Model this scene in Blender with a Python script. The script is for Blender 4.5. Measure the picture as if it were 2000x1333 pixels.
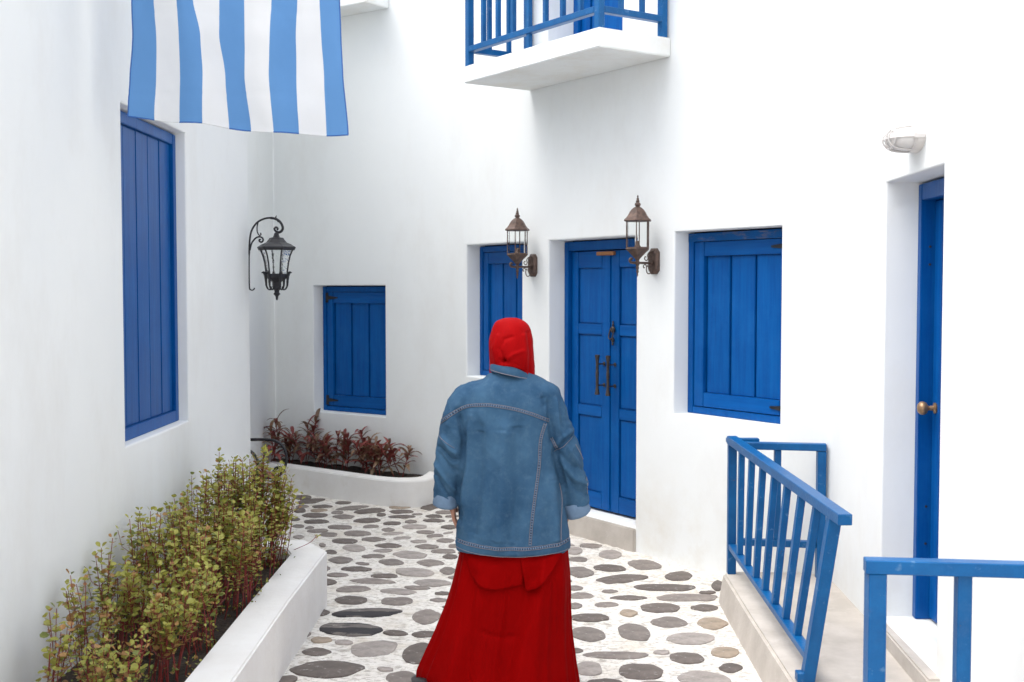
import bpy, bmesh, math, random
import numpy as np
from mathutils import Vector, Matrix, noise
from mathutils.bvhtree import BVHTree
for o in list(bpy.data.objects): bpy.data.objects.remove(o)
SC = bpy.context.scene
COL = SC.collection
R = math.radians
# ---------------------------------------------------------------- camera
cd = bpy.data.cameras.new('camera'); cam = bpy.data.objects.new('camera', cd); COL.objects.link(cam)
cam.location = (0, 0, 1.75); cam.rotation_euler = (R(90 - 2.577), 0, 0)
cd.sensor_width = 36; cd.lens = 41.4; cd.clip_start = .05; cd.clip_end = 400
cd.dof.use_dof = True; cd.dof.focus_distance = 6.2; cd.dof.aperture_fstop = 5.6
SC.camera = cam
# ---------------------------------------------------------------- light: bright overcast day
wd = bpy.data.worlds.new('World'); SC.world = wd; wd.use_nodes = True
nt = wd.node_tree; nt.nodes.clear()
sky = nt.nodes.new('ShaderNodeTexSky'); sky.sky_type = 'NISHITA'; sky.sun_disc = False
sky.sun_elevation = R(66); sky.sun_rotation = R(258); sky.air_density = 1.0; sky.dust_density = 3.0
hs = nt.nodes.new('ShaderNodeHueSaturation'); hs.inputs['Saturation'].default_value = .3
bg = nt.nodes.new('ShaderNodeBackground'); bg.inputs['Strength'].default_value = .15
ow = nt.nodes.new('ShaderNodeOutputWorld')
nt.links.new(sky.outputs[0], hs.inputs['Color']); nt.links.new(hs.outputs[0], bg.inputs['Color']); nt.links.new(bg.outputs[0], ow.inputs[0])
sl = bpy.data.lights.new('sun', 'SUN'); sl.energy = .5; sl.angle = R(60); sl.color = (1, .97, .92)
so = bpy.data.objects.new('sun', sl); COL.objects.link(so)
# sun stands high to the left of the camera
_e, _a = R(66), R(258)
sd = Vector((math.sin(_a) * math.cos(_e), math.cos(_a) * math.cos(_e), math.sin(_e)))
so.rotation_euler = sd.to_track_quat('Z', 'Y').to_euler(); so.location = (0, -3, 9)
vs = SC.view_settings; vs.view_transform = 'Standard'; vs.look = 'None'; vs.gamma = 1; vs.exposure = 1.55
SC.cycles.max_bounces = 10; SC.cycles.diffuse_bounces = 7; SC.cycles.use_denoising = True

# ---------------------------------------------------------------- materials
def mat(name, col, rough=.8, var=.15, scale=6., bump=.2, bscale=60., metal=0., col2=None, stretch=(1, 1, 1), spec=.5, objvar=0., detail=6, bdist=.004):
    m = bpy.data.materials.new(name); m.use_nodes = True
    n = m.node_tree; b = n.nodes['Principled BSDF']; L = n.links
    tc = n.nodes.new('ShaderNodeTexCoord'); mp = n.nodes.new('ShaderNodeMapping'); mp.inputs['Scale'].default_value = stretch
    L.new(tc.outputs['Object'], mp.inputs[0])
    nz = n.nodes.new('ShaderNodeTexNoise'); nz.inputs['Scale'].default_value = scale; nz.inputs['Detail'].default_value = detail; nz.inputs['Roughness'].default_value = .65
    L.new(mp.outputs[0], nz.inputs['Vector'])
    cr = n.nodes.new('ShaderNodeValToRGB')
    c2 = col2 or tuple(c * (1 - var) for c in col); c1 = col if col2 else tuple(min(1, c * (1 + var)) for c in col)
    cr.color_ramp.elements[0].position = .33; cr.color_ramp.elements[1].position = .67
    cr.color_ramp.elements[0].color = (*c2, 1); cr.color_ramp.elements[1].color = (*c1, 1)
    L.new(nz.outputs['Fac'], cr.inputs[0]); out = cr.outputs[0]
    if objvar:
        oi = n.nodes.new('ShaderNodeObjectInfo'); mr = n.nodes.new('ShaderNodeMapRange'); mr.inputs[3].default_value = 1 - objvar; mr.inputs[4].default_value = 1 + objvar
        L.new(oi.outputs['Random'], mr.inputs[0])
        h = n.nodes.new('ShaderNodeHueSaturation'); L.new(mr.outputs[0], h.inputs['Value']); L.new(out, h.inputs['Color']); out = h.outputs[0]
    L.new(out, b.inputs['Base Color'])
    nb = n.nodes.new('ShaderNodeTexNoise'); nb.inputs['Scale'].default_value = bscale; nb.inputs['Detail'].default_value = 5
    L.new(mp.outputs[0], nb.inputs['Vector'])
    bp = n.nodes.new('ShaderNodeBump'); bp.inputs['Strength'].default_value = bump; bp.inputs['Distance'].default_value = bdist
    L.new(nb.outputs['Fac'], bp.inputs['Height']); L.new(bp.outputs[0], b.inputs['Normal'])
    b.inputs['Roughness'].default_value = rough; b.inputs['Metallic'].default_value = metal; b.inputs['Specular IOR Level'].default_value = spec
    m['_out'] = 0
    return m
def overlay(m, col, scale, lo, hi, stretch=(1, 1, 1), detail=8, zmax=None, zsoft=.3, amount=1.):
    """mix a second colour over the base where a noise is above lo..hi (stains, chips, dirt)"""
    n = m.node_tree; b = n.nodes['Principled BSDF']; L = n.links
    src = b.inputs['Base Color'].links[0].from_socket
    tc = n.nodes.new('ShaderNodeTexCoord'); mp = n.nodes.new('ShaderNodeMapping'); mp.inputs['Scale'].default_value = stretch; mp.inputs['Location'].default_value = (3.1, 1.7, .3)
    L.new(tc.outputs['Object'], mp.inputs[0])
    nz = n.nodes.new('ShaderNodeTexNoise'); nz.inputs['Scale'].default_value = scale; nz.inputs['Detail'].default_value = detail; nz.inputs['Roughness'].default_value = .7
    L.new(mp.outputs[0], nz.inputs['Vector'])
    mr = n.nodes.new('ShaderNodeMapRange'); mr.inputs[1].default_value = lo; mr.inputs[2].default_value = hi; mr.inputs[4].default_value = amount
    L.new(nz.outputs['Fac'], mr.inputs[0]); fac = mr.outputs[0]
    if zmax is not None:
        sx = n.nodes.new('ShaderNodeSeparateXYZ'); L.new(tc.outputs['Object'], sx.inputs[0])
        m2 = n.nodes.new('ShaderNodeMapRange'); m2.inputs[1].default_value = zmax; m2.inputs[2].default_value = zmax - zsoft
        L.new(sx.outputs[2], m2.inputs[0])
        mu = n.nodes.new('ShaderNodeMath'); mu.operation = 'MULTIPLY'; L.new(fac, mu.inputs[0]); L.new(m2.outputs[0], mu.inputs[1]); fac = mu.outputs[0]
    mx = n.nodes.new('ShaderNodeMix'); mx.data_type = 'RGBA'
    L.new(fac, mx.inputs[0]); L.new(src, mx.inputs[6]); mx.inputs[7].default_value = (*col, 1)
    L.new(mx.outputs[2], b.inputs['Base Color'])
    return m
M = {}
M['plaster'] = mat('white_plaster', (.805, .82, .81), .9, .02, 1.6, .35, 9, col2=(.78, .797, .792), bdist=.004)
overlay(M['plaster'], (.64, .59, .50), 2.5, .46, .74, zmax=.75, zsoft=.7, amount=.6)
overlay(M['plaster'], (.70, .69, .66), 2.2, .62, .80, stretch=(1, 1, .25), amount=.35)
overlay(M['plaster'], (.35, .31, .26), 16, .74, .79, amount=.6)
overlay(M['plaster'], (.69, .68, .65), 1.3, .50, .72, stretch=(1, 1, .5), amount=.5)
M['planterwhite'] = mat('planter_white_paint', (.80, .79, .77), .85, .03, 3, .5, 30, col2=(.74, .72, .69))
overlay(M['planterwhite'], (.58, .52, .43), 5, .56, .76, zmax=.5, zsoft=.4, amount=.5)
M['mortar'] = mat('white_mortar', (.81, .785, .735), .95, .05, 9, 1.0, 34, col2=(.70, .665, .62), bdist=.022)
overlay(M['mortar'], (.33, .29, .24), 48, .515, .575, amount=.6, stretch=(.6, 1, 1))
overlay(M['mortar'], (.26, .23, .19), 12, .585, .63, amount=.6, stretch=(.5, 1.4, 1))
overlay(M['mortar'], (.60, .53, .43), 4, .50, .70, amount=.6)
M['concrete'] = mat('pale_concrete', (.55, .505, .455), .85, .08, 4, .4, 60, col2=(.42, .38, .335))
overlay(M['concrete'], (.68, .65, .61), 7, .60, .75, amount=.5)
overlay(M['concrete'], (.27, .24, .2), 30, .70, .76, amount=.5)
def blue(name, ax):
    st = [1, 1, 1]; st[ax] = .06
    m = mat(name, (.0010, .094, .335), .36, .1, 30, .35, 90, col2=(.0004, .062, .255), stretch=tuple(st), objvar=.08, bdist=.002, spec=.16)
    overlay(m, (.008, .115, .37), 5, .48, .8, amount=.6)
    overlay(m, (.42, .40, .36), 22, .74, .78, amount=.7)
    return m
M['blue'] = blue('blue_paint_vertical_grain', 2); M['blueh'] = blue('blue_paint_horizontal_grain', 0)
M['bluerail'] = mat('blue_railing_paint', (.0015, .098, .28), .38, .1, 8, .3, 70, col2=(.001, .070, .215), objvar=.07, spec=.28)
overlay(M['bluerail'], (.035, .12, .28), 9, .56, .75, amount=.5)
overlay(M['bluerail'], (.10, .06, .04), 14, .67, .71, amount=.8)
overlay(M['bluerail'], (.16, .28, .42), 24, .60, .72, amount=.6)
M['bluechip'] = mat('chipped_blue_paint', (.003, .08, .27), .5, .1, 20, .4, 90, spec=.15); overlay(M['bluechip'], (.16, .15, .17), 11, .52, .62, stretch=(.5, 1, 1.5), amount=.75)
M['darkmetal'] = mat('black_iron', (.022, .022, .026), .42, .2, 30, .3, 120, metal=.3)
M['bronze'] = mat('antique_copper', (.15, .095, .075), .5, .3, 40, .4, 150, metal=.45, col2=(.065, .045, .038))
M['darkbronze'] = mat('dark_bronze', (.085, .065, .055), .45, .3, 40, .4, 150, metal=.5, col2=(.035, .03, .03))
M['brass'] = mat('worn_brass', (.32, .20, .11), .4, .2, 30, .2, 120, metal=.6)
M['wood'] = mat('bare_wood', (.38, .17, .07), .7, .2, 8, .4, 40, stretch=(.2, 1, 1))
M['benchwood'] = mat('red_brown_wood', (.17, .045, .03), .55, .2, 8, .3, 40, stretch=(1, .1, 1))
M['soil'] = mat('dark_soil', (.045, .032, .024), .95, .4, 20, 1, 60, bdist=.02)
M['dark'] = mat('painted_gap_shade', (.02, .018, .016), .9)  # near-black colour painting the shade inside shutter and door gaps
M['lampwhite'] = mat('white_plastic', (.60, .575, .555), .35, .02, 4, .05, 40)
M['lampglass'] = mat('frosted_white_glass', (.64, .62, .60), .25, .02, 4, .1, 60)
def glass(name, rough, bump):
    m = bpy.data.materials.new(name); m.use_nodes = True; n = m.node_tree; b = n.nodes['Principled BSDF']
    b.inputs['Base Color'].default_value = (.97, .985, .98, 1); b.inputs['Roughness'].default_value = rough
    b.inputs['Transmission Weight'].default_value = 1; b.inputs['IOR'].default_value = 1.12 if bump else 1.05
    if bump:
        v = n.nodes.new('ShaderNodeTexVoronoi'); v.feature = 'DISTANCE_TO_EDGE'; v.inputs['Scale'].default_value = 45
        tc = n.nodes.new('ShaderNodeTexCoord'); n.links.new(tc.outputs['Object'], v.inputs['Vector'])
        bp = n.nodes.new('ShaderNodeBump'); bp.inputs['Strength'].default_value = .8; bp.inputs['Distance'].default_value = .004
        n.links.new(v.outputs['Distance'], bp.inputs['Height']); n.links.new(bp.outputs[0], b.inputs['Normal'])
    return m
M['glass'] = glass('clear_lantern_glass', .02, False); M['crackle'] = glass('crackled_lantern_glass', .25, True)
for k, c in dict(d=(.125, .103, .090), m=(.205, .176, .157), l=(.31, .275, .25), t=(.33, .265, .20), k=(.14, .122, .11)).items():
    m = mat('stone_' + {'d': 'dark_grey', 'm': 'mid_grey', 'l': 'pale_grey', 't': 'tan', 'k': 'black_patched'}[k], c, .75, .22, 14, .5, 60, objvar=.12)
    overlay(m, (.55, .53, .50), 22, .57, .66, amount=.6, stretch=(.6, 1, 1)); overlay(m, (.06, .05, .045), 6, .52, .70, amount=.5)
    if k == 'k': overlay(m, (.018, .016, .02), 3.2, .48, .50, stretch=(.5, 1.6, 1), amount=.95)
    M['stone_' + k] = m
M['flagblue'] = mat('flag_blue_cloth', (.11, .27, .54), .85, .03, 3, .15, 200); M['flagwhite'] = mat('flag_white_cloth', (.74, .745, .75), .85, .02, 3, .15, 200)
M['flaghem'] = mat('flag_hem_navy', (.035, .12, .36), .85, .05)
for q in ('flagblue', 'flagwhite'):
    b = M[q].node_tree.nodes['Principled BSDF']; n = M[q].node_tree
    tl = n.nodes.new('ShaderNodeBsdfTranslucent'); mx = n.nodes.new('ShaderNodeMixShader'); mx.inputs[0].default_value = .25
    n.links.new(b.inputs['Base Color'].links[0].from_socket, tl.inputs[0])
    o_ = n.nodes['Material Output']; n.links.new(b.outputs[0], mx.inputs[1]); n.links.new(tl.outputs[0], mx.inputs[2]); n.links.new(mx.outputs[0], o_.inputs[0])
M['rope'] = mat('rope', (.5, .48, .44), .9)
M['denim'] = mat('washed_blue_denim', (.056, .128, .215), .85, .2, 3.2, .5, 420, col2=(.017, .056, .118), bdist=.0015, detail=9, spec=.15)
overlay(M['denim'], (.085, .15, .225), 38, .50, .75, amount=.5)
M['denimin'] = mat('pale_denim_inside', (.125, .195, .29), .85, .12, 20, .4, 420, bdist=.0015)
M['seam'] = mat('denim_seam_band', (.022, .045, .095), .85, .3, 60, .4, 200)
M['thread'] = mat('pale_stitching', (.20, .19, .22), .8, .15, 80, .2, 200)
M['red'] = mat('deep_red_crepe', (.21, .0004, .0006), .78, .08, 4, .3, 300, bdist=.001, spec=.03)
M['redscarf'] = mat('bright_red_scarf', (.30, .001, .002), .72, .06, 4, .25, 300, bdist=.001, spec=.06)
M['skin'] = mat('skin', (.42, .20, .13), .5, .08, 20, .15, 200)
M['shoe'] = mat('black_shoe', (.012, .012, .014), .4)
M['eye'] = mat('eye', (.7, .7, .7), .2, 0)
def leafmat(name, c, c2, ov, trans=.25):
    m = mat(name, c, .5, .1, 25, .2, 80, col2=c2, objvar=ov)
    n = m.node_tree; b = n.nodes['Principled BSDF']
    tl = n.nodes.new('ShaderNodeBsdfTranslucent'); mx = n.nodes.new('ShaderNodeMixShader'); mx.inputs[0].default_value = trans
    n.links.new(b.inputs['Base Color'].links[0].from_socket, tl.inputs[0])
    o_ = n.nodes['Material Output']; n.links.new(b.outputs[0], mx.inputs[1]); n.links.new(tl.outputs[0], mx.inputs[2]); n.links.new(mx.outputs[0], o_.inputs[0])
    return m
M['leafgreen'] = leafmat('olive_green_leaf', (.46, .43, .09), (.30, .31, .06), .0)
M['leafdark'] = leafmat('dark_green_leaf', (.24, .27, .06), (.14, .17, .035), .0)
M['leafrust'] = leafmat('rust_leaf', (.46, .27, .09), (.33, .16, .06), .0)
M['redstem'] = mat('red_stem', (.26, .022, .022), .5, .3, 12, .1, 60, col2=(.12, .02, .015))
M['maroon'] = leafmat('maroon_leaf', (.34, .085, .07), (.16, .04, .035), .3)
M['bronzegreen'] = leafmat('bronze_green_leaf', (.27, .20, .11), (.20, .08, .06), .3)
# ---------------------------------------------------------------- helpers
def obj(name, bm, m, parent=None, smooth=False, **kw):
    me = bpy.data.meshes.new(name)
    if isinstance(bm, bmesh.types.BMesh):
        bmesh.ops.recalc_face_normals(bm, faces=bm.faces) if kw.pop('recalc', True) else None
        bm.to_mesh(me); bm.free()
    else: me.from_pydata(*bm); kw.pop('recalc', 0)
    for x in (m if isinstance(m, (list, tuple)) else [m]): me.materials.append(x)
    if smooth:
        for p in me.polygons: p.use_smooth = True
        if smooth != True: me.set_sharp_from_angle(angle=R(smooth))
    o = bpy.data.objects.new(name, me); COL.objects.link(o); o.parent = parent
    for k, v in kw.items(): o[k] = v
    return o
def thing(name, label, cat, loc=(0, 0, 0), rz=0, group=None):
    o = bpy.data.objects.new(name, None); COL.objects.link(o); o.location = loc; o.rotation_euler = (0, 0, rz); o.empty_display_size = .1
    o['label'] = label; o['category'] = cat
    if group: o['group'] = group
    return o
def beam(bm, p0, p1, w, d, side=None, bev=.003):
    """box from p0 to p1; w measured along `side`, d across it"""
    p0, p1 = Vector(p0), Vector(p1); t = (p1 - p0); L = t.length; t.normalize()
    s = Vector(side) if side is not None else (Vector((1, 0, 0)) if abs(t.x) < .9 else Vector((0, 1, 0)))
    s = (s - t * s.dot(t)).normalized(); q = t.cross(s)
    mt = Matrix((s, q, t)).transposed().to_4x4(); mt.translation = (p0 + p1) / 2
    r = bmesh.ops.create_cube(bm, size=1, matrix=mt @ Matrix.Diagonal((w, d, L, 1)))
    if bev:
        es = list({e for v in r['verts'] for e in v.link_edges})
        bmesh.ops.bevel(bm, geom=es, offset=bev, segments=1, affect='EDGES')
def box(bm, x0, x1, y0, y1, z0, z1, bev=.003):
    r = bmesh.ops.create_cube(bm, size=1, matrix=Matrix.Translation(((x0 + x1) / 2, (y0 + y1) / 2, (z0 + z1) / 2)) @ Matrix.Diagonal((x1 - x0, y1 - y0, z1 - z0, 1)))
    if bev:
        es = list({e for v in r['verts'] for e in v.link_edges})
        bmesh.ops.bevel(bm, geom=es, offset=bev, segments=2, affect='EDGES')
def BX(*a, **k):
    bm = bmesh.new(); box(bm, *a, **k); return bm
def BM_(*a, **k):
    bm = bmesh.new(); beam(bm, *a, **k); return bm
def tube(bm, pts, rad, n=8, cap=True):
    pts = [Vector(p) for p in pts]; m = len(pts); rs = rad if isinstance(rad, (list, tuple)) else [rad] * m
    rings = []; prev = None
    for i, p in enumerate(pts):
        t = (pts[min(i + 1, m - 1)] - pts[max(i - 1, 0)]).normalized()
        if prev is None: a = Vector((0, 0, 1)) if abs(t.z) < .8 else Vector((1, 0, 0))
        else: a = prev
        a = (a - t * a.dot(t)).normalized(); prev = a; b = t.cross(a)
        rings.append([bm.verts.new(p + (a * math.cos(k * 2 * math.pi / n) + b * math.sin(k * 2 * math.pi / n)) * rs[i]) for k in range(n)])
    for i in range(m - 1):
        for k in range(n): bm.faces.new((rings[i][k], rings[i][(k + 1) % n], rings[i + 1][(k + 1) % n], rings[i + 1][k]))
    if cap: bm.faces.new(rings[0][::-1]); bm.faces.new(rings[-1])
def smoothpts(pts, k=3):
    """Catmull-Rom through pts"""
    P = [Vector(p) for p in pts]; P = [P[0] * 2 - P[1]] + P + [P[-1] * 2 - P[-2]]; out = []
    for i in range(1, len(P) - 2):
        for j in range(k):
            t = j / k; a, b, c, d = P[i - 1:i + 3]
            out.append(.5 * ((2 * b) + (c - a) * t + (2 * a - 5 * b + 4 * c - d) * t * t + (3 * b - a - 3 * c + d) * t ** 3))
    out.append(P[-2]); return out
def lathe(bm, prof, n=24, c=(0, 0, 0), rot=0., cap=True, axis=None):
    rings = []; c = Vector(c); ax = axis or Matrix.Identity(3)
    for r, z in prof:
        rings.append([bm.verts.new(c + ax @ Vector((max(r, .0004) * math.cos(rot + k * 2 * math.pi / n), max(r, .0004) * math.sin(rot + k * 2 * math.pi / n), z))) for k in range(n)])
    for a, b in zip(rings, rings[1:]):
        for k in range(n): bm.faces.new((a[k], a[(k + 1) % n], b[(k + 1) % n], b[k]))
    if cap: bm.faces.new(rings[0][::-1]); bm.faces.new(rings[-1])
def LA(*a, **k):
    bm = bmesh.new(); lathe(bm, *a, **k); return bm
OUTY = Matrix(((1, 0, 0), (0, 0, -1), (0, 1, 0)))     # lathe axis pointing to local -Y
# ---------------------------------------------------------------- walls
KK = Vector((-2.218, 10.978)); CC = Vector((-.545, 9.775)); QQ = Vector((1.742, 6.402)); RR = Vector((1.565, 2.2))
DA = (QQ - CC).normalized(); DK = (CC - KK).normalized(); DB = (RR - QQ).normalized()
def rz(d): return math.atan2(d.y, d.x)
def loc(o, d, s, n=0, z=0):      # s along the wall to the right, n out of the wall towards the viewer
    return (o.x + d.x * s + d.y * n, o.y + d.y * s - d.x * n, z)
TH = .32
def build_wall(name, path, fil, openings, height, parent, m):
    """path of corners, fil[i] = (cut, steps) rounding at corner i, openings = {segment: [(s0, s1, z0, z1)]} -> one mesh of wall with real reveals"""
    st = []          # stations: (xy, normal, key)
    n = len(path)
    for i in range(n - 1):
        a, b = path[i], path[i + 1]; d = (b - a).normalized(); L = (b - a).length; nn = Vector((d.y, -d.x))
        s0 = fil.get(i, (0, 0))[0]; s1 = L - fil.get(i + 1, (0, 0))[0]
        br = sorted({s0, s1} | {q for o in openings.get(i, []) for q in o[:2]})
        br2 = []
        for p, q in zip(br, br[1:]):
            k = max(1, int((q - p) / .5)); br2 += [p + (q - p) * j / k for j in range(k)]
        br2.append(br[-1])
        for s in br2: st.append((a + d * s, nn, (i, s)))
        if i + 1 < n - 1:
            cut, steps = fil.get(i + 1, (0, 0))
            if steps:
                e = (path[i + 2] - b).normalized(); n2 = Vector((e.y, -e.x)); A, B_ = b - d * cut, b + e * cut
                for j in range(1, steps):
                    t = j / steps; st.append((A * (1 - t) ** 2 + b * 2 * t * (1 - t) + B_ * t * t, (nn * (1 - t) + n2 * t).normalized(), None))
    zs = sorted({-.15, height} | {q for ol in openings.values() for o in ol for q in o[2:]})
    z2 = []
    for p, q in zip(zs, zs[1:]):
        k = max(1, int((q - p) / .6)); z2 += [p + (q - p) * j / k for j in range(k)]
    zs = z2 + [zs[-1]]
    V = []; F = []
    def add(p, z): V.append((p.x, p.y, z)); return len(V) - 1
    fr = [[add(p, z) for z in zs] for p, nn, k in st]; bk = [[add(p - nn * TH, z) for z in zs] for p, nn, k in st]
    def hole(i, j):
        ka, kb = st[i][2], st[i + 1][2]
        if ka is None or kb is None or ka[0] != kb[0]: return False
        sm = (ka[1] + kb[1]) / 2; zm = (zs[j] + zs[j + 1]) / 2
        return any(o[0] < sm < o[1] and o[2] < zm < o[3] for o in openings.get(ka[0], []))
    H = {}
    for i in range(len(st) - 1):
        for j in range(len(zs) - 1): H[i, j] = hole(i, j)
    for i in range(len(st) - 1):
        for j in range(len(zs) - 1):
            F.append((bk[i][j], bk[i][j + 1], bk[i + 1][j + 1], bk[i + 1][j]))
            if not H[i, j]: F.append((fr[i][j], fr[i + 1][j], fr[i + 1][j + 1], fr[i][j + 1]))
            else:
                if not H.get((i - 1, j)): F.append((fr[i][j], bk[i][j], bk[i][j + 1], fr[i][j + 1]))
                if not H.get((i + 1, j)): F.append((fr[i + 1][j], fr[i + 1][j + 1], bk[i + 1][j + 1], bk[i + 1][j]))
                if not H.get((i, j - 1)): F.append((fr[i][j], fr[i + 1][j], bk[i + 1][j], bk[i][j]))
                if not H.get((i, j + 1)): F.append((fr[i][j + 1], bk[i][j + 1], bk[i + 1][j + 1], fr[i + 1][j + 1]))
        F.append((fr[i][-1], fr[i + 1][-1], bk[i + 1][-1], bk[i][-1]))
    o = obj(name, (V, [], F), m, parent)
    bm = bmesh.new(); bm.from_mesh(o.data)
    es = [e for e in bm.edges if len(e.link_faces) == 2 and e.calc_face_angle(0) > R(35) and all(v.co.z > -.1 for v in e.verts)]
    # keep to the outer rim of reveals (not the hidden back)
    bks = {tuple(round(c, 4) for c in V[i]) for r in bk for i in r}
    es = [e for e in es if not any(tuple(round(c, 4) for c in v.co) in bks for v in e.verts)]
    bmesh.ops.bevel(bm, geom=es, offset=.011, segments=3, affect='EDGES', profile=.5)
    for f in bm.faces: f.smooth = True
    bm.to_mesh(o.data); bm.free(); o.data.set_sharp_from_angle(angle=R(32))
    return o
W3 = (.317, 1.103, 1.04, 2.094); D1 = (1.448, 2.430, .155, 2.094); W4 = (2.800, 3.700, .953, 2.104); BD = (1.43, 2.27, 3.32, 4.8)
W2 = (.512, 1.382, .63, 1.772); D2 = (1.021, 1.838, .235, 2.229); WL = (3.51, 4.56, 1.032, 2.58)
white = thing('white_building', 'white plastered building round the courtyard with blue doors, blue shutters and a balcony', 'building')
build_wall('wall', [Vector((-2.2, 7.87)), KK, CC, QQ, RR], {1: (.03, 2), 2: (.26, 8), 3: (.10, 5)}, {1: [W2], 2: [W3, D1, W4, BD], 3: [D2]}, 4.95, white, M['plaster'])
left = thing('white_building', 'plain white building along the left with one tall blue plank shutter', 'building')
LO = Vector((-1.75, 1.8)); LE = Vector((-1.75, 7.86)); DL = Vector((0, 1))
build_wall('wall', [LO, LE, Vector((-3.4, 7.86))], {1: (.02, 2)}, {0: [WL]}, 3.8, left, M['plaster'])

# ---------------------------------------------------------------- shutters and doors (local frame: x right, -y out, z up)
def at(o, parent, org, d, s, n, z):
    o.parent = parent; o.location = loc(org, d, s, n, z); o.rotation_euler = (0, 0, rz(d)); return o
def shutter(parent, org, d, op, rec, fw, stile, rail, npl, hinge, botfr=.043, label=None):
    w = op[1] - op[0]; h = op[3] - op[2]; D = .05
    bm = bmesh.new()
    box(bm, .001, fw, 0, D, 0, h - .012); box(bm, w - fw, w - .001, 0, D, 0, h - .012)
    box(bm, fw, w - fw, 0, D, 0, botfr); box(bm, fw, w - fw, .001, D, h - .012 - fw, h - .012)
    root = at(obj('window_shutter', bm, M['blue']), parent, org, d, op[0], -rec, op[2] + .001)
    if label:
        root['label'] = label; obj('head_board', BX(.003, w - .003, -.0025, .004, h - .013 - fw, h - .011, bev=.001), M['bluechip'], root, label='worn head board with chipped paint')
    x0, x1, z0, z1 = fw + .004, w - fw - .004, botfr + .004, h - .016 - fw
    if stile:
        y = .006
        obj('stile', BX(x0, x0 + stile, y, y + .04, z0, z1), M['blue'], root); obj('stile', BX(x1 - stile * .75, x1, y, y + .04, z0, z1), M['blue'], root)
        obj('rail', BX(x0 + stile + .001, x1 - stile * .75 - .001, y + .001, y + .04, z0, z0 + rail), M['blueh'], root)
        obj('rail', BX(x0 + stile + .001, x1 - stile * .75 - .001, y + .001, y + .04, z1 - rail, z1), M['blueh'], root)
        px0, px1, pz0, pz1, py = x0 + stile + .01, x1 - stile * .75 - .012, z0 + rail + .001, z1 - rail - .001, .026
    else: px0, px1, pz0, pz1, py = x0, x1, z0 - .003, z1 + .003, .018
    gap = .016 if stile else .006; pw = (px1 - px0 - gap * (npl - 1)) / npl
    for k in range(npl):
        a = px0 + k * (pw + gap); obj('plank', BX(a, a + pw, py + random.uniform(0, .003), py + .018, pz0, pz1, bev=.0035), M['blue'], root)
    obj('backing_board', BX(px0 - .008, px1 + .008, py + .0195, py + .026, pz0 + .001, pz1 - .001, bev=0), M['blue'], root)
    for z in (z0 + rail * .5, z1 - rail * .5) if hinge else ():
        bm = bmesh.new(); sx = 1 if hinge == 'L' else -1; hx = x0 if hinge == 'L' else x1
        a = sorted((hx - .012 * sx, hx + .02 * sx)); box(bm, a[0], a[1], -.001, .0045, z - .045, z + .045, bev=.001)
        vs_ = [bm.verts.new((hx + .02 * sx, yy, z + q)) for yy in (-.001, .0045) for q in (-.017, .017)] + [bm.verts.new((hx + .135 * sx, yy, z + q)) for yy in (-.001, .0045) for q in (-.006, .006)]
        for f in ((0, 1, 5, 4), (2, 6, 7, 3), (0, 4, 6, 2), (1, 3, 7, 5), (4, 5, 7, 6)): bm.faces.new([vs_[q] for q in f])
        obj('hinge', bm, M['darkmetal'], root)
    # near-black sheet behind the frame, its colour stands in for shade in the gaps
    obj('gap_shade_sheet', BX(.002, w - .002, D + .001, D + .012, .002, h - .001, bev=0), M['dark'], root)
    return root
shutter(white, KK, DK, W2, .120, .045, .075, .10, 3, 'L')
shutter(white, CC, DA, W3, .125, .045, .070, .09, 3, None)
shutter(white, CC, DA, W4, .117, .050, .085, .09, 3, 'R', label='blue plank shutter with chipped paint along its head')
shutter(left, LO, DL, WL, .055, .055, 0, .055, 5, None, botfr=.06)

def leaf(root, x0, x1, y, z0, z1, stl, str_, rails, matv, math_):
    """framed door leaf: stiles, rails and recessed panels; rails = list of (z0, z1)"""
    lf = obj('door_leaf', BX(x0, x1, y + .018, y + .036, z0, z1, bev=0), matv, root)
    obj('stile', BX(x0, x0 + stl, y, y + .017, z0, z1), matv, root); obj('stile', BX(x1 - str_, x1, y, y + .017, z0, z1), matv, root)
    for a, b in rails: obj('rail', BX(x0 + stl + .0006, x1 - str_ - .0006, y + .0006, y + .017, a, b), math_, root)
    for (a, b), (c, e) in zip(rails, rails[1:]): obj('panel', BX(x0 + stl + .008, x1 - str_ - .008, y + .0115, y + .0175, b + .008, c - .008, bev=.002), matv, root)
# double door
w = D1[1] - D1[0]; h = D1[3] - D1[2]
bm = bmesh.new(); box(bm, .001, .05, 0, .075, .001, h - .01); box(bm, w - .05, w - .001, 0, .075, .001, h - .01); box(bm, .05, w - .05, .001, .075, h - .075, h - .01)
dd = at(obj('double_door', bm, M['blue']), white, CC, DA, D1[0], -.14, D1[2])
obj('gap_shade_sheet', BX(.002, w - .002, .077, .09, .002, h - .001, bev=0), M['dark'], dd)  # dark sheet added behind the leaves to paint the shade of their gaps
zr = lambda b0: [(b0, b0 + .115), (b0 + .66, b0 + .735), (b0 + 1.245, b0 + 1.32), (h - .20, h - .082)]
mid = .052 + (w - .104) * .5 + .01
leaf(dd, .053, mid - .002, .032, .018, h - .082, .075, .095, zr(.018), M['blue'], M['blueh'])
leaf(dd, mid + .002, w - .053, .032, .018, h - .082, .095, .075, zr(.018), M['blue'], M['blueh'])
obj('astragal', BX(mid - .012, mid + .004, .022, .0315, .02, h - .085), M['blue'], dd)
obj('wood_block', BX(mid - .13, mid + .06, .004, .028, h - .115, h - .088), M['wood'], dd)
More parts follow.
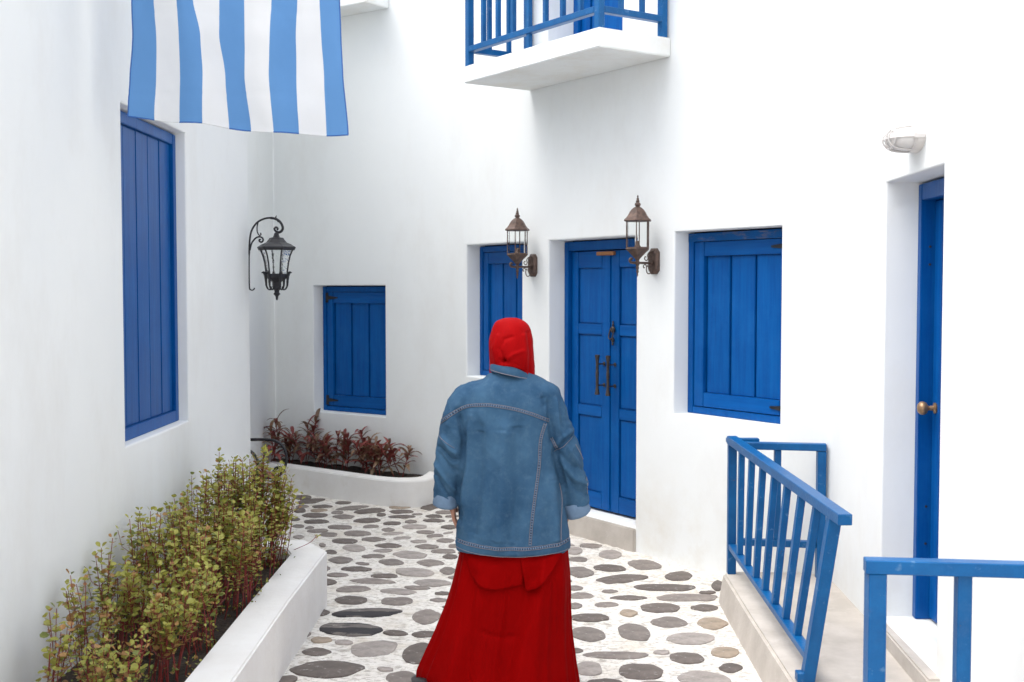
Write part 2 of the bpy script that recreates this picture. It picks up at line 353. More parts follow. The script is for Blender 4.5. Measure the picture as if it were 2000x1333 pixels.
for sx in (mid - .062, mid + .058):
    bm = bmesh.new(); zc = .985; pr = [(.006, -.142), (.0165, -.14), (.018, -.128), (.0135, -.118), (.0145, -.108), (.011, -.10), (.0105, -.02), (.013, -.014), (.0115, 0), (.013, .014), (.0105, .02), (.011, .10), (.0145, .108), (.0135, .118), (.018, .128), (.0165, .14), (.006, .142)]
    lathe(bm, pr, 14, (sx, -.036, zc))
    for q in (-.075, .075):
        tube(bm, [(sx, -.036, zc + q), (sx, .034, zc + q)], .005, 8)
        lathe(bm, [(.006, .0), (.014, .004), (.015, .008), (.010, .012)], 12, (sx, .028 + .004, zc + q), axis=OUTY)
    obj('pull_handle', bm, M['darkbronze'], dd, smooth=40)
bm = bmesh.new(); kx = mid + .042; kz = 1.27
lathe(bm, [(.003, .095), (.006, .088), (.004, .078), (.008, .07), (.004, .058), (.004, .05)], 10, (kx, .020, kz))
bmesh.ops.create_uvsphere(bm, u_segments=12, v_segments=8, radius=1, matrix=Matrix.Translation((kx, .019, kz + .035)) @ Matrix.Diagonal((.022, .014, .024, 1)))
tube(bm, smoothpts([(kx - .016, .012, kz + .045), (kx - .022, .004, kz + .01), (kx - .018, -.004, kz - .022), (kx, -.006, kz - .032), (kx + .018, -.004, kz - .022), (kx + .022, .004, kz + .01), (kx + .016, .012, kz + .045)]), .0045, 8)
lathe(bm, [(.004, -.075), (.009, -.066), (.005, -.056), (.011, -.046), (.013, -.034), (.006, -.02)], 10, (kx, .018, kz))
obj('door_knocker', bm, M['darkbronze'], dd, smooth=40)
# single door on the right
w = D2[1] - D2[0]; h = D2[3] - D2[2]
bm = bmesh.new(); box(bm, .001, .05, 0, .10, .001, h - .012); box(bm, w - .05, w - .001, 0, .10, .001, h - .012); box(bm, .05, w - .05, .001, .10, h - .085, h - .012)
sdoor = at(obj('single_door', bm, M['blue']), white, QQ, DB, D2[0], -.148, D2[2] + .001)
obj('gap_shade_sheet', BX(.002, w - .002, .102, .115, .002, h - .001, bev=0), M['dark'], sdoor)  # added dark sheet, shade of the door gaps put into its colour
leaf(sdoor, .053, w - .053, .060, .012, h - .09, .11, .11, [(.012, .17), (.74, .85), (1.33, 1.44), (h - .24, h - .09)], M['blue'], M['blueh'])
obj('door_knob', LA([(.024, 0), (.026, .006), (.012, .012), (.010, .03), (.014, .036), (.026, .044), (.031, .056), (.029, .068), (.020, .078), (.004, .082)], 18, (.105, .060, .975), axis=OUTY), M['brass'], sdoor, smooth=35)
for q in (.35, .52, 1.62, 1.70): obj('screw', LA([(.006, 0), (.006, .002), (.001, .003)], 8, (.052, .0405, q), axis=Matrix(((0, 0, 1), (0, 1, 0), (-1, 0, 0)))), M['darkmetal'], sdoor)
# upper door on the balcony
w = BD[1] - BD[0]; h = BD[3] - BD[2]
bm = bmesh.new(); box(bm, .001, .06, 0, .07, .001, h); box(bm, w - .06, w - .001, 0, .07, .001, h); box(bm, .06, w - .06, .001, .07, h - .07, h - .001)
ud = at(obj('balcony_door', bm, M['blue']), white, CC, DA, BD[0], -.23, BD[2] + .001)
leaf(ud, .063, w - .063, .03, .01, h - .075, .1, .1, [(.01, .2), (.9, 1.0), (h - .2, h - .075)], M['blue'], M['blueh'])
# balcony
bs0, bs1, bz, bd = 1.207, 2.755, 3.205, .575
slab = bmesh.new(); box(slab, 0, bs1 - bs0, -bd, -.002, 0, .118, bev=.006)
slab = at(obj('balcony_slab', slab, M['plaster']), white, CC, DA, bs0, 0, bz)
W_ = bs1 - bs0; zt = .118; PW = .047; BH = 1.02
yf = -bd + PW / 2 + .006
posts = [(PW / 2 + .008, yf), (W_ - PW / 2 - .012, yf), (W_ - PW / 2 - .012, -.04), (PW / 2 + .008, -.04)]
for x, y in posts: obj('post', BM_((x, y, zt - .004), (x, y, zt + BH), PW, PW), M['bluerail'], slab)
obj('bottom_rail', BM_((posts[0][0] + PW / 2, yf, zt + .115), (posts[1][0] - PW / 2, yf, zt + .115), .05, .04, side=(0, 1, 0)), M['bluerail'], slab)
for x in (posts[0][0], posts[1][0]):
    obj('bottom_rail', BM_((x, yf + PW / 2, zt + .115), (x, -.04 - PW / 2, zt + .115), .05, .04, side=(1, 0, 0)), M['bluerail'], slab)
    obj('top_rail', BM_((x, yf + .034, zt + BH + .02), (x, -.01, zt + BH + .02), .06, .04, side=(1, 0, 0)), M['bluerail'], slab)
    for k in (1, 2): yy = yf + (-.04 - yf) * k / 3; obj('baluster', BM_((x, yy, zt + .135), (x, yy, zt + BH), .03, .03), M['bluerail'], slab)
obj('top_rail', BM_((-.03, yf, zt + BH + .021), (W_ + .03, yf, zt + BH + .021), .065, .042, side=(0, 1, 0)), M['bluerail'], slab)
for k in range(1, 8):
    x = posts[0][0] + (posts[1][0] - posts[0][0]) * k / 8
    obj('baluster', BM_((x, yf, zt - .004 if k == 4 else zt + .135), (x, yf, zt + BH), .03, .032), M['bluerail'], slab)
# small ledge high on the back wall
at(obj('ledge', BX(0, .98, -.285, -.002, 0, .12, bev=.006), M['plaster']), white, KK, DK, .464, 0, 4.125)
# step under the double door
at(obj('door_step', BX(-.14, .99, -.02, .13, -.10, D1[2] - .004, bev=.006), M['concrete']), white, CC, DA, D1[0], 0, 0)

# ---------------------------------------------------------------- ground, path, platform
gr = obj('ground', ([(-60, -60, -.06), (60, -60, -.06), (60, 60, -.06), (-60, 60, -.06)], [], [(0, 1, 2, 3)]), M['concrete'], kind='structure')
NX, NY = 150, 290; X0, X1, Y0, Y1 = -2.6, 2.2, 1.2, 11.4
V = []; F = []
for j in range(NY + 1):
    for i in range(NX + 1):
        x = X0 + (X1 - X0) * i / NX; y = Y0 + (Y1 - Y0) * j / NY
        V.append((x, y, noise.noise(Vector((x * 3, y * 3, 0))) * .004 + noise.noise(Vector((x * 14, y * 14, 5))) * .006 - .003))
for j in range(NY):
    for i in range(NX): a = j * (NX + 1) + i; F.append((a, a + 1, a + NX + 2, a + NX + 1))
path = obj('path', (V, [], F), M['mortar'], smooth=True, kind='structure')
SD = """-1.754 9.785 0.08 0 -0.018 0.103 d;-1.657 9.604 0.104 0.083 -0.016 0.098 d;-1.376 9.534 0.068 0 -0.009 0.069 d;-1.52 9.372 0.084 0 -0.011 0.067 d;-1.68 9.372 0.053 0 -0.011 0.067 m;-1.272 9.317 0.123 0.066 -0.011 0.083 m;-1.673 9.214 0.048 0 -0.016 0.091 d;-1.522 9.213 0.069 0 -0.011 0.065 t;-1.361 9.123 0.048 0 -0.009 0.063 m;-1.121 9.189 0.117 0.05 -0.012 0.099 d;-0.865 9.152 0.098 0 -0.008 0.081 d;-0.896 9.343 0.087 0 -0.006 0.066 t;-0.647 9.355 0.08 0.053 -0.01 0.141 d;-0.522 9.134 0.078 0 -0.004 0.063 m;-1.522 9.011 0.101 0 -0.014 0.087 d;-1.292 8.951 0.087 0 -0.012 0.083 m;-1.011 9.028 0.037 0 -0.007 0.062 d;-0.842 8.948 0.103 0.006 -0.006 0.061 d;-0.6 8.969 0.067 -0.006 -0.004 0.061 d;-1.639 8.839 0.039 0 -0.011 0.059 d;-1.465 8.764 0.092 0 -0.013 0.08 d;-1.091 8.806 0.105 0.023 -0.011 0.091 d;-0.589 8.806 0.086 -0.011 -0.004 0.063 d;-0.759 8.763 0.046 0 -0.005 0.058 m;-0.893 8.698 0.067 0.011 -0.006 0.058 d;-1.573 8.589 0.045 0 -0.01 0.056 m;-1.258 8.558 0.094 -0.011 -0.01 0.073 m;-1.038 8.579 0.057 0.011 -0.007 0.056 m;-0.714 8.573 0.093 0 -0.007 0.076 l;-0.459 8.564 0.064 0 -0.004 0.067 d;-1.477 8.526 0.033 0.01 -0.009 0.055 m;-1.406 8.43 0.075 0.021 -0.009 0.054 m;-0.897 8.46 0.05 0 -0.007 0.064 m;-1.103 8.34 0.099 -0.005 -0.012 0.09 m;-0.849 8.328 0.082 0.021 -0.006 0.053 l;-0.623 8.378 0.068 0 -0.004 0.054 m;-1.304 8.29 0.064 0 -0.011 0.074 m;-1.5 8.216 0.042 0 -0.01 0.058 l;-0.544 8.253 0.06 0.016 -0.004 0.051 m;-1.159 8.082 0.088 0 -0.011 0.079 d;-0.964 8.139 0.087 -0.005 -0.008 0.069 m;-0.77 8.172 0.062 0.015 -0.005 0.051 l;-0.645 8.068 0.057 0 -0.004 0.05 l;-0.464 8.101 0.065 0 -0.003 0.059 m;-1.063 7.862 0.083 -0.018 -0.014 0.106 l;-0.842 7.934 0.098 -0.005 -0.008 0.076 d;-0.577 7.907 0.083 0 -0.005 0.067 m;-0.39 7.928 0.044 0 -0.003 0.054 m;-1.292 7.955 0.025 -0.01 -0.008 0.048 m;-0.861 7.782 0.063 0.01 -0.005 0.046 l;-0.457 7.771 0.081 0 -0.004 0.06 m;-1.2 7.738 0.042 -0.009 -0.01 0.064 d;-0.671 7.662 0.116 -0.018 -0.01 0.107 l;-0.905 7.619 0.077 0.005 -0.007 0.055 m;-0.404 7.607 0.051 0 -0.003 0.065 d;-1.107 7.518 0.08 0 -0.014 0.092 m;-0.772 7.454 0.085 -0.012 -0.009 0.088 m;-0.52 7.432 0.092 -0.009 -0.006 0.088 m;-0.97 7.271 0.098 -0.004 -0.008 0.059 d;-0.597 7.189 0.123 -0.035 -0.009 0.103 l;-0.398 7.221 0.051 0 -0.005 0.095 m;-1.067 7.121 0.067 -0.004 -0.007 0.049 m;-0.778 7.095 0.083 -0.003 -0.006 0.049 d;-0.832 6.959 0.141 -0.018 -0.008 0.067 m;-0.923 6.78 0.1 0.014 -0.009 0.067 m;-0.654 6.724 0.108 -0.021 -0.006 0.062 l;-0.477 6.927 0.115 -0.007 -0.006 0.079 l;-0.553 6.809 0.077 -0.01 -0.003 0.041 m;-0.399 6.684 0.044 0 -0.002 0.034 d;-0.901 6.539 0.096 0 -0.013 0.089 d;-0.645 6.514 0.09 0 -0.008 0.079 m;-0.41 6.538 0.053 0 -0.003 0.038 m;-0.778 6.28 0.191 0.018 -0.011 0.088 k;-0.457 6.207 0.076 0.012 -0.011 0.145 m;-0.833 5.973 0.162 -0.014 -0.016 0.111 k;-0.433 5.886 0.075 0.006 -0.004 0.052 d;-0.948 5.79 0.055 0 -0.008 0.046 t;-0.671 5.646 0.109 0.03 -0.015 0.124 l;-0.446 5.578 0.077 0.029 -0.013 0.159 d;-0.943 5.591 0.07 0 -0.01 0.063 d;-0.849 5.341 0.17 0.014 -0.019 0.118 d;-0.489 5.212 0.079 -0.004 -0.008 0.091 m;0.536 7.931 0.078 -0.017 0.005 0.07 m;0.409 7.776 0.061 0 0.006 0.114 l;0.643 7.673 0.079 0 0.01 0.122 l;0.423 7.529 0.063 0 0.004 0.066 m;0.839 7.384 0.103 -0.034 0.015 0.131 m;0.611 7.296 0.101 -0.014 0.008 0.089 d;0.42 7.196 0.08 -0.027 0.008 0.131 m;0.661 7.024 0.165 0.048 0.01 0.103 d;1.014 7.087 0.082 0 0.018 0.122 d;0.37 6.804 0.047 -0.004 0.003 0.052 m;0.893 6.816 0.178 -0.008 0.011 0.078 d;0.565 6.727 0.047 0 0.002 0.034 m;1.212 6.866 0.036 0 0.021 0.119 d;0.394 6.628 0.07 0 0.005 0.074 m;0.651 6.582 0.106 0.004 0.005 0.053 d;0.99 6.588 0.173 0 0.012 0.079 m;0.524 6.441 0.068 0.004 0.004 0.052 m;0.347 6.417 0.042 0 0.003 0.062 m;0.81 6.376 0.109 -0.007 0.011 0.093 d;1.054 6.379 0.075 -0.003 0.01 0.064 d;0.629 6.277 0.049 -0.007 0.007 0.066 t;0.416 6.187 0.1 0 0.005 0.072 d;0.822 6.099 0.098 -0.01 0.013 0.102 m;1.048 6.081 0.081 -0.01 0.018 0.108 t;0.623 5.921 0.078 -0.038 0.016 0.152 m;0.384 5.89 0.086 -0.031 0.008 0.119 m;0.893 5.814 0.121 -0.006 0.015 0.096 l;0.495 5.542 0.156 -0.002 0.005 0.055 m;0.829 5.505 0.08 -0.016 0.012 0.081 d;1.024 5.591 0.068 -0.003 0.015 0.084 t;1.01 5.358 0.056 -0.005 0.012 0.066 d;0.353 5.351 0.061 -0.006 0.007 0.099 l;0.589 5.305 0.103 -0.015 0.012 0.108 d;0.861 5.196 0.12 -0.019 0.018 0.111 l;0.414 5.159 0.079 -0.002 0.004 0.047 d"""
stones = []
for e in SD.split(';'):
    q = e.split(); stones.append([float(v) for v in q[:6]] + [q[6]])
random.seed(11)
def freespot(x, y, r):
    for s in stones:
        ex = max(abs(s[2]), .05); ey = max(abs(s[5]), .05)
        if ((x - s[0]) / (ex + r)) ** 2 + ((y - s[1]) / (ey + r)) ** 2 < 1.0: return False
    return True
def inpath(x, y):
    if x > 1.07 - (0 if y < 6.6 else -.1) and y < 6.55: return False
    if x < -1.10 and y < 6.9: return False
    if x < -1.65: return False
    # keep off the right wall and the far planter
    n = (Vector((x, y)) - CC); side = n.x * DA.y - n.y * DA.x
    if side < .16: return False
    if y > 9.25 - .55 * min(0, x + 1.0) - .12: return False
    return True
tries = 0
while tries < 9000 and len(stones) < 285:
    tries += 1; x = random.uniform(-1.6, 1.25); y = random.uniform(2.6, 9.6)
    vis = not ((-.38 + .07 * (5 - y) < x < .30) and y < 6.9)       # traced stones already cover what the photograph shows
    shown = 5.15 < y < 9.5 and vis and -1.0 < x
    r = random.uniform(.055, .115)
    if shown: r = random.uniform(.03, .05)
    if inpath(x, y) and freespot(x, y, r * 1.0 + (.028 if shown else .02)):
        stones.append([x, y, r * random.uniform(1, 1.35), random.uniform(-.03, .03), random.uniform(-.02, .02), r * random.uniform(.8, 1.05), random.choice('ddmmmllt' if random.random() < .3 else 'ddmmml')])
for idx, s in enumerate(stones):
    cx, cy, ax, ay, bx, by, kd = s; n = 26; big = ax > .07
    ph = random.uniform(0, 99); e1 = random.uniform(1.55, 2.4); bm = bmesh.new(); rings = []
    for fr, z in ((1.0, -.012), (.985, .0015), (.93, .004), (.6, .0052)):
        ring = []
        for k in range(n):
            t = k * 2 * math.pi / n; c_, s_ = math.cos(t), math.sin(t)
            c2 = math.copysign(abs(c_) ** (2 / e1), c_); s2 = math.copysign(abs(s_) ** (2 / e1), s_)
            rr = fr * (1 + .13 * noise.noise(Vector((c_ * 1.2 + ph, s_ * 1.2, 1))) + .06 * noise.noise(Vector((c_ * 4 + ph, s_ * 4, 3))))
            zz = z + (.0025 * noise.noise(Vector((c_ * fr * 2 + ph, s_ * fr * 2, 0))) if z > 0 else 0)
            ring.append(bm.verts.new((rr * (ax * c2 + bx * s2), rr * (ay * c2 + by * s2), zz)))
        rings.append(ring)
    for a, b in zip(rings, rings[1:]):
        for k in range(n): bm.faces.new((a[k], a[(k + 1) % n], b[(k + 1) % n], b[k]))
    bm.faces.new(rings[-1])
    o = obj('paving_stone', bm, M['stone_' + kd], path, smooth=35); o.location = (cx, cy, 0)

def prism(bm, outer, inner, z0, z1, bev=.008):
    """ring wall between two polylines with equal point counts, closed ends"""
    n = len(outer); vo = [[bm.verts.new((*p, z)) for p in outer] for z in (z0, z1)]; vi = [[bm.verts.new((*p, z)) for p in inner] for z in (z0, z1)]
    for k in range(n - 1):
        bm.faces.new((vo[0][k], vo[0][k + 1], vo[1][k + 1], vo[1][k])); bm.faces.new((vi[0][k], vi[1][k], vi[1][k + 1], vi[0][k + 1]))
        bm.faces.new((vo[1][k], vo[1][k + 1], vi[1][k + 1], vi[1][k])); bm.faces.new((vo[0][k], vi[0][k], vi[0][k + 1], vo[0][k + 1]))
    for k in (0, n - 1): bm.faces.new((vo[0][k], vo[1][k], vi[1][k], vi[0][k]))
    bmesh.ops.recalc_face_normals(bm, faces=bm.faces)
    es = [e for e in bm.edges if all(v.co.z > z1 - .001 for v in e.verts) and e.calc_face_angle(0) > R(50)]
    bmesh.ops.bevel(bm, geom=es, offset=bev, segments=3, affect='EDGES')
pl = thing('planter', 'long low white planter along the left wall holding the tall olive green shrubs', 'planter')
bm = bmesh.new()
prism(bm, [(-1.75, 2.3), (-1.03, 2.3), (-1.03, 4.4), (-1.035, 5.4), (-1.022, 6.44), (-1.19, 6.72), (-1.749, 6.72)], [(-1.75, 2.5), (-1.21, 2.5), (-1.212, 4.4), (-1.215, 5.4), (-1.21, 6.36), (-1.27, 6.53), (-1.749, 6.53)], -.02, .302)
obj('rim_wall', bm, M['planterwhite'], pl, smooth=30)
def soilmesh(poly, z, seed):
    bm = bmesh.new(); f = bm.faces.new([bm.verts.new((*p, z)) for p in poly])
    bmesh.ops.triangulate(bm, faces=bm.faces); 
    for _ in range(5): bmesh.ops.subdivide_edges(bm, edges=bm.edges, cuts=1)
    for v in bm.verts: v.co.z += noise.noise(v.co * 14 + Vector((seed, 0, 0))) * .018
    return bm
obj('soil', soilmesh([(-1.755, 2.49), (-1.205, 2.49), (-1.205, 6.38), (-1.262, 6.54), (-1.755, 6.54)], .235, 1), M['soil'], pl)
p2 = thing('planter', 'low white planter with a rounded corner under the far blue shutter', 'planter')
bm = bmesh.new()
arc_o = smoothpts([(-1.10, 9.435, 0), (-.90, 9.345, 0), (-.74, 9.36, 0), (-.63, 9.50, 0), (-.56, 9.76, 0)], 3); arc_i = smoothpts([(-1.08, 9.60, 0), (-.93, 9.53, 0), (-.80, 9.54, 0), (-.74, 9.62, 0), (-.70, 9.86, 0)], 3)
prism(bm, [(-2.21, 10.33)] + [p.to_2d() for p in arc_o], [(-2.21, 10.49)] + [p.to_2d() for p in arc_i], -.02, .21)
obj('rim_wall', bm, M['planterwhite'], p2, smooth=30)
obj('soil', soilmesh([(-2.22, 10.47)] + [tuple(p.to_2d()) for p in arc_i] + [(-.85, 9.98), (-2.17, 10.93), (-2.22, 10.9)], .165, 2), M['soil'], p2)

plat = thing('raised_platform', 'pale concrete platform in front of the right hand door, one step above the stone path', 'platform')
bm = bmesh.new()
pts = [(1.13, 1.5), (1.13, 4.69), (1.150, 5.6), (1.178, 6.50), (1.22, 6.56), (1.66, 6.53), (1.82, 6.40), (1.82, 1.5)]
lo_ = [bm.verts.new((x - (.03 if i < 4 else 0), y, -.03)) for i, (x, y) in enumerate(pts)]; hi_ = [bm.verts.new((x, y, .16)) for x, y in pts]
for k in range(len(pts)): j = (k + 1) % len(pts); bm.faces.new((lo_[k], lo_[j], hi_[j], hi_[k]))
bm.faces.new(hi_)
bmesh.ops.recalc_face_normals(bm, faces=bm.faces)
bmesh.ops.bevel(bm, geom=[e for e in bm.edges if all(v.co.z > .15 for v in e.verts)], offset=.012, segments=3, affect='EDGES')
obj('slab', bm, M['concrete'], plat, smooth=30)
bm = bmesh.new()
q = [loc(QQ, DB, s, n, 0) for s, n in ((.99, .03), (1.90, .05), (1.90, -.15), (.99, -.15))]
lo_ = [bm.verts.new((x, y, .155)) for x, y, z in q]; hi_ = [bm.verts.new((x, y, .232)) for x, y, z in q]
for k in range(4): bm.faces.new((lo_[k], lo_[(k + 1) % 4], hi_[(k + 1) % 4], hi_[k]))
bm.faces.new(hi_); bmesh.ops.recalc_face_normals(bm, faces=bm.faces); bmesh.ops.bevel(bm, geom=[e for e in bm.edges if all(v.co.z > .2 for v in e.verts)], offset=.008, segments=2, affect='EDGES')
obj('threshold', bm, M['concrete'], plat)
# ---------------------------------------------------------------- railings
r1 = thing('railing', 'blue wooden railing with slanting balusters along the platform edge', 'railing')
RP = M['bluerail']
f0, f1 = Vector((1.222, 6.50, .16)), Vector((1.222, 6.50, .885)); n0, n1 = Vector((1.195, 4.70, .16)), Vector((1.285, 4.66, .835))
obj('post', BM_(f0, f1, .046, .046), RP, r1); obj('post', BM_(n0, n1, .05, .05), RP, r1)
dirr = (n1 - f1).normalized()
obj('top_rail', BM_(f1 + Vector((0, .02, .022)) , n1 + dirr * .14 + Vector((0, 0, .022)), .056, .044, side=(1, 0, 0)), RP, r1)
b0, b1 = Vector((1.224, 6.477, .315)), n0 + (n1 - n0) * .145 + Vector((0, .025, 0))
obj('bottom_rail', BM_(b0, b1, .045, .032, side=(1, 0, 0)), RP, r1)
for k in range(1, 8):
    t = k / 8; a = b0.lerp(b1, t) + Vector((0, 0, .014)); b = f1.lerp(n1, t) + Vector((0, 0, .003))
    obj('baluster', BM_(a, b, .030, .040), RP, r1)
e0 = Vector((1.69, 6.40, .16))
obj('post', BM_(e0, e0 + Vector((0, 0, .70)), .046, .046), RP, r1)
obj('top_rail', BM_((1.255, 6.475, .882), (1.715, 6.395, .882), .05, .040, side=(0, 1, 0)), RP, r1)
obj('bottom_rail', BM_((1.25, 6.478, .345), (1.668, 6.403, .345), .04, .038, side=(0, 1, 0)), RP, r1)
obj('baluster', BM_((1.46, 6.44, .365), (1.46, 6.44, .862), .036, .036), RP, r1)
obj('cap_board', BM_((1.20, 6.56, .898), (1.38, 6.555, .898), .05, .026, side=(0, 1, 0)), RP, r1)
obj('foot_block', BM_((1.165, 4.70, .162), (1.165, 4.70, .20), .03, .05), RP, r1)
r2 = thing('railing', 'blue wooden railing nearest the camera at the right edge, crossing the platform', 'railing')
g0 = Vector((1.140, 3.655, .16))
obj('post', BM_(g0, g0 + Vector((0, 0, .700)), .056, .056), RP, r2)
obj('top_rail', BM_((1.105, 3.655, .882), (1.640, 3.59, .882), .056, .044, side=(0, 1, 0)), RP, r2)
obj('baluster', BM_((1.405, 3.63, .30), (1.405, 3.63, .860), .045, .04), RP, r2)
obj('bottom_rail', BM_((1.168, 3.652, .28), (1.60, 3.605, .28), .045, .036, side=(0, 1, 0)), RP, r2)
obj('post', BM_((1.622, 3.592, .16), (1.622, 3.592, .858), .04, .05), RP, r2)
# ---------------------------------------------------------------- lanterns
def spiral(c, r0, r1, a0, turns, n=14):
    return [(0, c[0] + (r0 + (r1 - r0) * i / n) * math.cos(a0 + turns * 2 * math.pi * i / n), c[1] + (r0 + (r1 - r0) * i / n) * math.sin(a0 + turns * 2 * math.pi * i / n)) for i in range(n + 1)]
def copper_lantern(label, s, z):
    p = loc(CC, DA, s, 0, z); t = thing('wall_lantern', label, 'lantern', p, rz(DA), 'copper wall lanterns beside the double door'); B = M['bronze']; yb = -.150
    bm = bmesh.new(); n = 8; V = []
    for y, k in ((-.001, 1), (-.018, 1), (-.026, .86), (-.030, .80)):
        V.append([bm.verts.new((sx * k, y, sz * k)) for sx, sz in ((.045, -.058), (.045, .058), (.022, .083), (-.022, .083), (-.045, .058), (-.045, -.058), (-.022, -.083), (.022, -.083))])
    for a, b in zip(V, V[1:]):
        for k in range(n): bm.faces.new((a[k], a[(k + 1) % n], b[(k + 1) % n], b[k]))
    bm.faces.new(V[-1]); bm.faces.new(V[0][::-1]); obj('back_plate', bm, B, t)
    bm = bmesh.new()
    tube(bm, [(0, -.02, -.012), (0, yb, -.012)], .0075, 10)
    tube(bm, smoothpts([(0, yb, -.012), (0, yb - .03, -.012), (0, yb - .055, -.008), (0, yb - .064, .006), (0, yb - .054, .016), (0, yb - .044, .010)]), [.0075, .0078, .0082, .0085, .0088, .009, .0092, .0092, .009, .0088, .0086, .0085, .008, .008, .008, .008][:16], 10)
    lathe(bm, [(.012, 0), (.016, .004), (.016, .01), (.01, .016)], 12, (0, -.028, -.012), axis=OUTY); obj('arm', bm, B, t, smooth=40)
    bm = bmesh.new()
    tube(bm, smoothpts([(0, -.026, .055), (0, -.05, .058), (0, -.066, .040), (0, -.062, .018), (0, -.074, .004), (0, -.09, .012), (0, -.088, .028), (0, -.078, .026)]), .0034, 6)
    tube(bm, smoothpts([(0, -.028, -.052), (0, -.045, -.078), (0, -.066, -.078), (0, -.076, -.055), (0, -.074, -.035), (0, -.085, -.022), (0, -.10, -.030), (0, -.097, -.044), (0, -.090, -.040)]), .0034, 6)
    tube(bm, smoothpts([(0, -.048, -.018), (0, -.056, -.034), (0, -.067, -.033), (0, -.065, -.024)]), .003, 6)
    obj('scroll', bm, B, t, smooth=60)
    rt = R(14)
    obj('finial', LA([(.001, -.100), (.006, -.088), (.0035, -.080), (.010, -.068), (.006, -.058), (.011, -.046), (.008, -.034), (.014, -.022), (.014, 0), (.008, .004)], 10, (0, yb, 0)), B, t, smooth=50)
    obj('base_cup', LA([(.010, 0), (.016, .012), (.032, .028), (.062, .058), (.079, .072), (.082, .078), (.078, .082)], 6, (0, yb, 0), rot=rt), B, t)
    g = obj('glass', LA([(.0735, .082), (.0735, .252)], 6, (0, yb, 0), rot=rt, cap=False), M['glass'], t)
    bm = bmesh.new()
    for k in range(6):
        a = rt + k * math.pi / 3; c_ = (.076 * math.cos(a), yb + .076 * math.sin(a)); beam(bm, (*c_, .080), (*c_, .254), .006, .006, side=(math.cos(a), math.sin(a), 0), bev=0)
    lathe(bm, [(.079, .080), (.079, .088), (.072, .088), (.072, .080)], 6, (0, yb, 0), rot=rt); obj('cage', bm, B, t)
    obj('roof', LA([(.076, .250), (.093, .252), (.096, .258), (.092, .264), (.078, .276), (.066, .292), (.055, .312), (.042, .328), (.026, .340), (.014, .346), (.004, .348)], 6, (0, yb, 0), rot=rt), B, t)
    obj('roof_finial', LA([(.012, .345), (.020, .356), (.018, .366), (.010, .372), (.013, .380), (.008, .388), (.009, .396), (.004, .402), (.006, .410), (.001, .420)], 12, (0, yb, 0)), B, t, smooth=50)
    obj('lamp_holder', LA([(.022, .080), (.022, .09), (.014, .10), (.012, .125), (.004, .128)], 10, (0, yb, 0)), B, t, smooth=40)
copper_lantern('copper coloured wall lantern between the narrow shutter and the double door', 1.262, 1.917)
copper_lantern('copper coloured wall lantern between the double door and the right hand shutter', 2.618, 1.922)

# black lantern hanging from a scrolled bracket at the end of the left wall
t = thing('wall_lantern', 'black iron lantern with crackled glass hanging from a scrolled bracket on the left wall', 'lantern', (-1.75, 7.74, 0), rz(DL)); B = M['darkmetal']
K_ = .15 / 296.
def zp(a, b): # sketch units -> local (y out, z)
    return (0, -((a * .15 + 450 - 480) / 296.), 1.75 + (563 - (400 + b * .15)) / 296.)
bm = bmesh.new()
mp_ = smoothpts([zp(*q) for q in ((318, 1085), (308, 1105), (285, 1115), (262, 1105), (252, 1080), (250, 900), (251, 750), (254, 600), (260, 480), (285, 350), (350, 250), (435, 198), (520, 182), (605, 197), (665, 245), (690, 310), (672, 352), (635, 368), (598, 352), (582, 322), (603, 302), (625, 320), (615, 338))], 4)
nn_ = len(mp_); tube(bm, mp_, [(.0045 if i < nn_ * .3 else .0062 if i < nn_ * .55 else .0085 if i < nn_ * .8 else .007) for i in range(nn_)], 8)
tube(bm, smoothpts([zp(*q) for q in ((262, 600), (285, 510), (335, 445), (385, 425), (425, 440), (435, 470), (415, 493), (385, 482), (388, 460), (405, 462))], 4), .0055, 8)
tube(bm, smoothpts([zp(*q) for q in ((372, 240), (358, 300), (362, 365), (385, 405), (408, 395), (400, 375))], 4), .0042, 8)
tube(bm, smoothpts([zp(*q) for q in ((640, 230), (615, 200), (600, 175), (612, 152))], 3), [.008, .008, .007, .006, .006, .005, .005, .004, .003, .002], 8)
obj('bracket', bm, B, t, smooth=60)
cy_ = zp(606, 0)[1]; zz = lambda b: zp(0, b)[2]; rk = K_ * 1.0
def LP(pr): return [(r * rk, zz(b)) for r, b in pr]
rt = R(30)
obj('roof', LA(LP([(232, 600), (250, 568), (246, 556), (190, 522), (132, 496), (120, 480), (98, 455), (90, 440), (46, 430), (34, 405), (30, 385), (20, 372), (6, 370)]), 6, (0, cy_, 0), rot=rt), B, t)
bm = bmesh.new(); lathe(bm, LP([(132, 905), (138, 850), (150, 760), (172, 670), (200, 600)]), 6, (0, cy_, 0), rot=rt, cap=False); obj('glass', bm, M['crackle'], t)
bm = bmesh.new()
for k in range(6):
    a = rt + k * math.pi / 3
    tube(bm, [(r * rk * math.cos(a), cy_ + r * rk * math.sin(a), zz(b)) for r, b in ((136, 905), (142, 850), (154, 760), (176, 670), (206, 598))], .0052, 6)
obj('cage', bm, B, t, smooth=50)
obj('base_band', LA(LP([(60, 1010), (110, 975), (138, 950), (142, 905), (128, 902)]), 6, (0, cy_, 0), rot=rt), B, t)
obj('finial', LA(LP([(1, 1248), (14, 1235), (18, 1200), (26, 1185), (46, 1165), (30, 1140), (34, 1118), (52, 1105), (44, 1060), (56, 1010), (50, 1000)]), 12, (0, cy_, 0)), B, t, smooth=40)
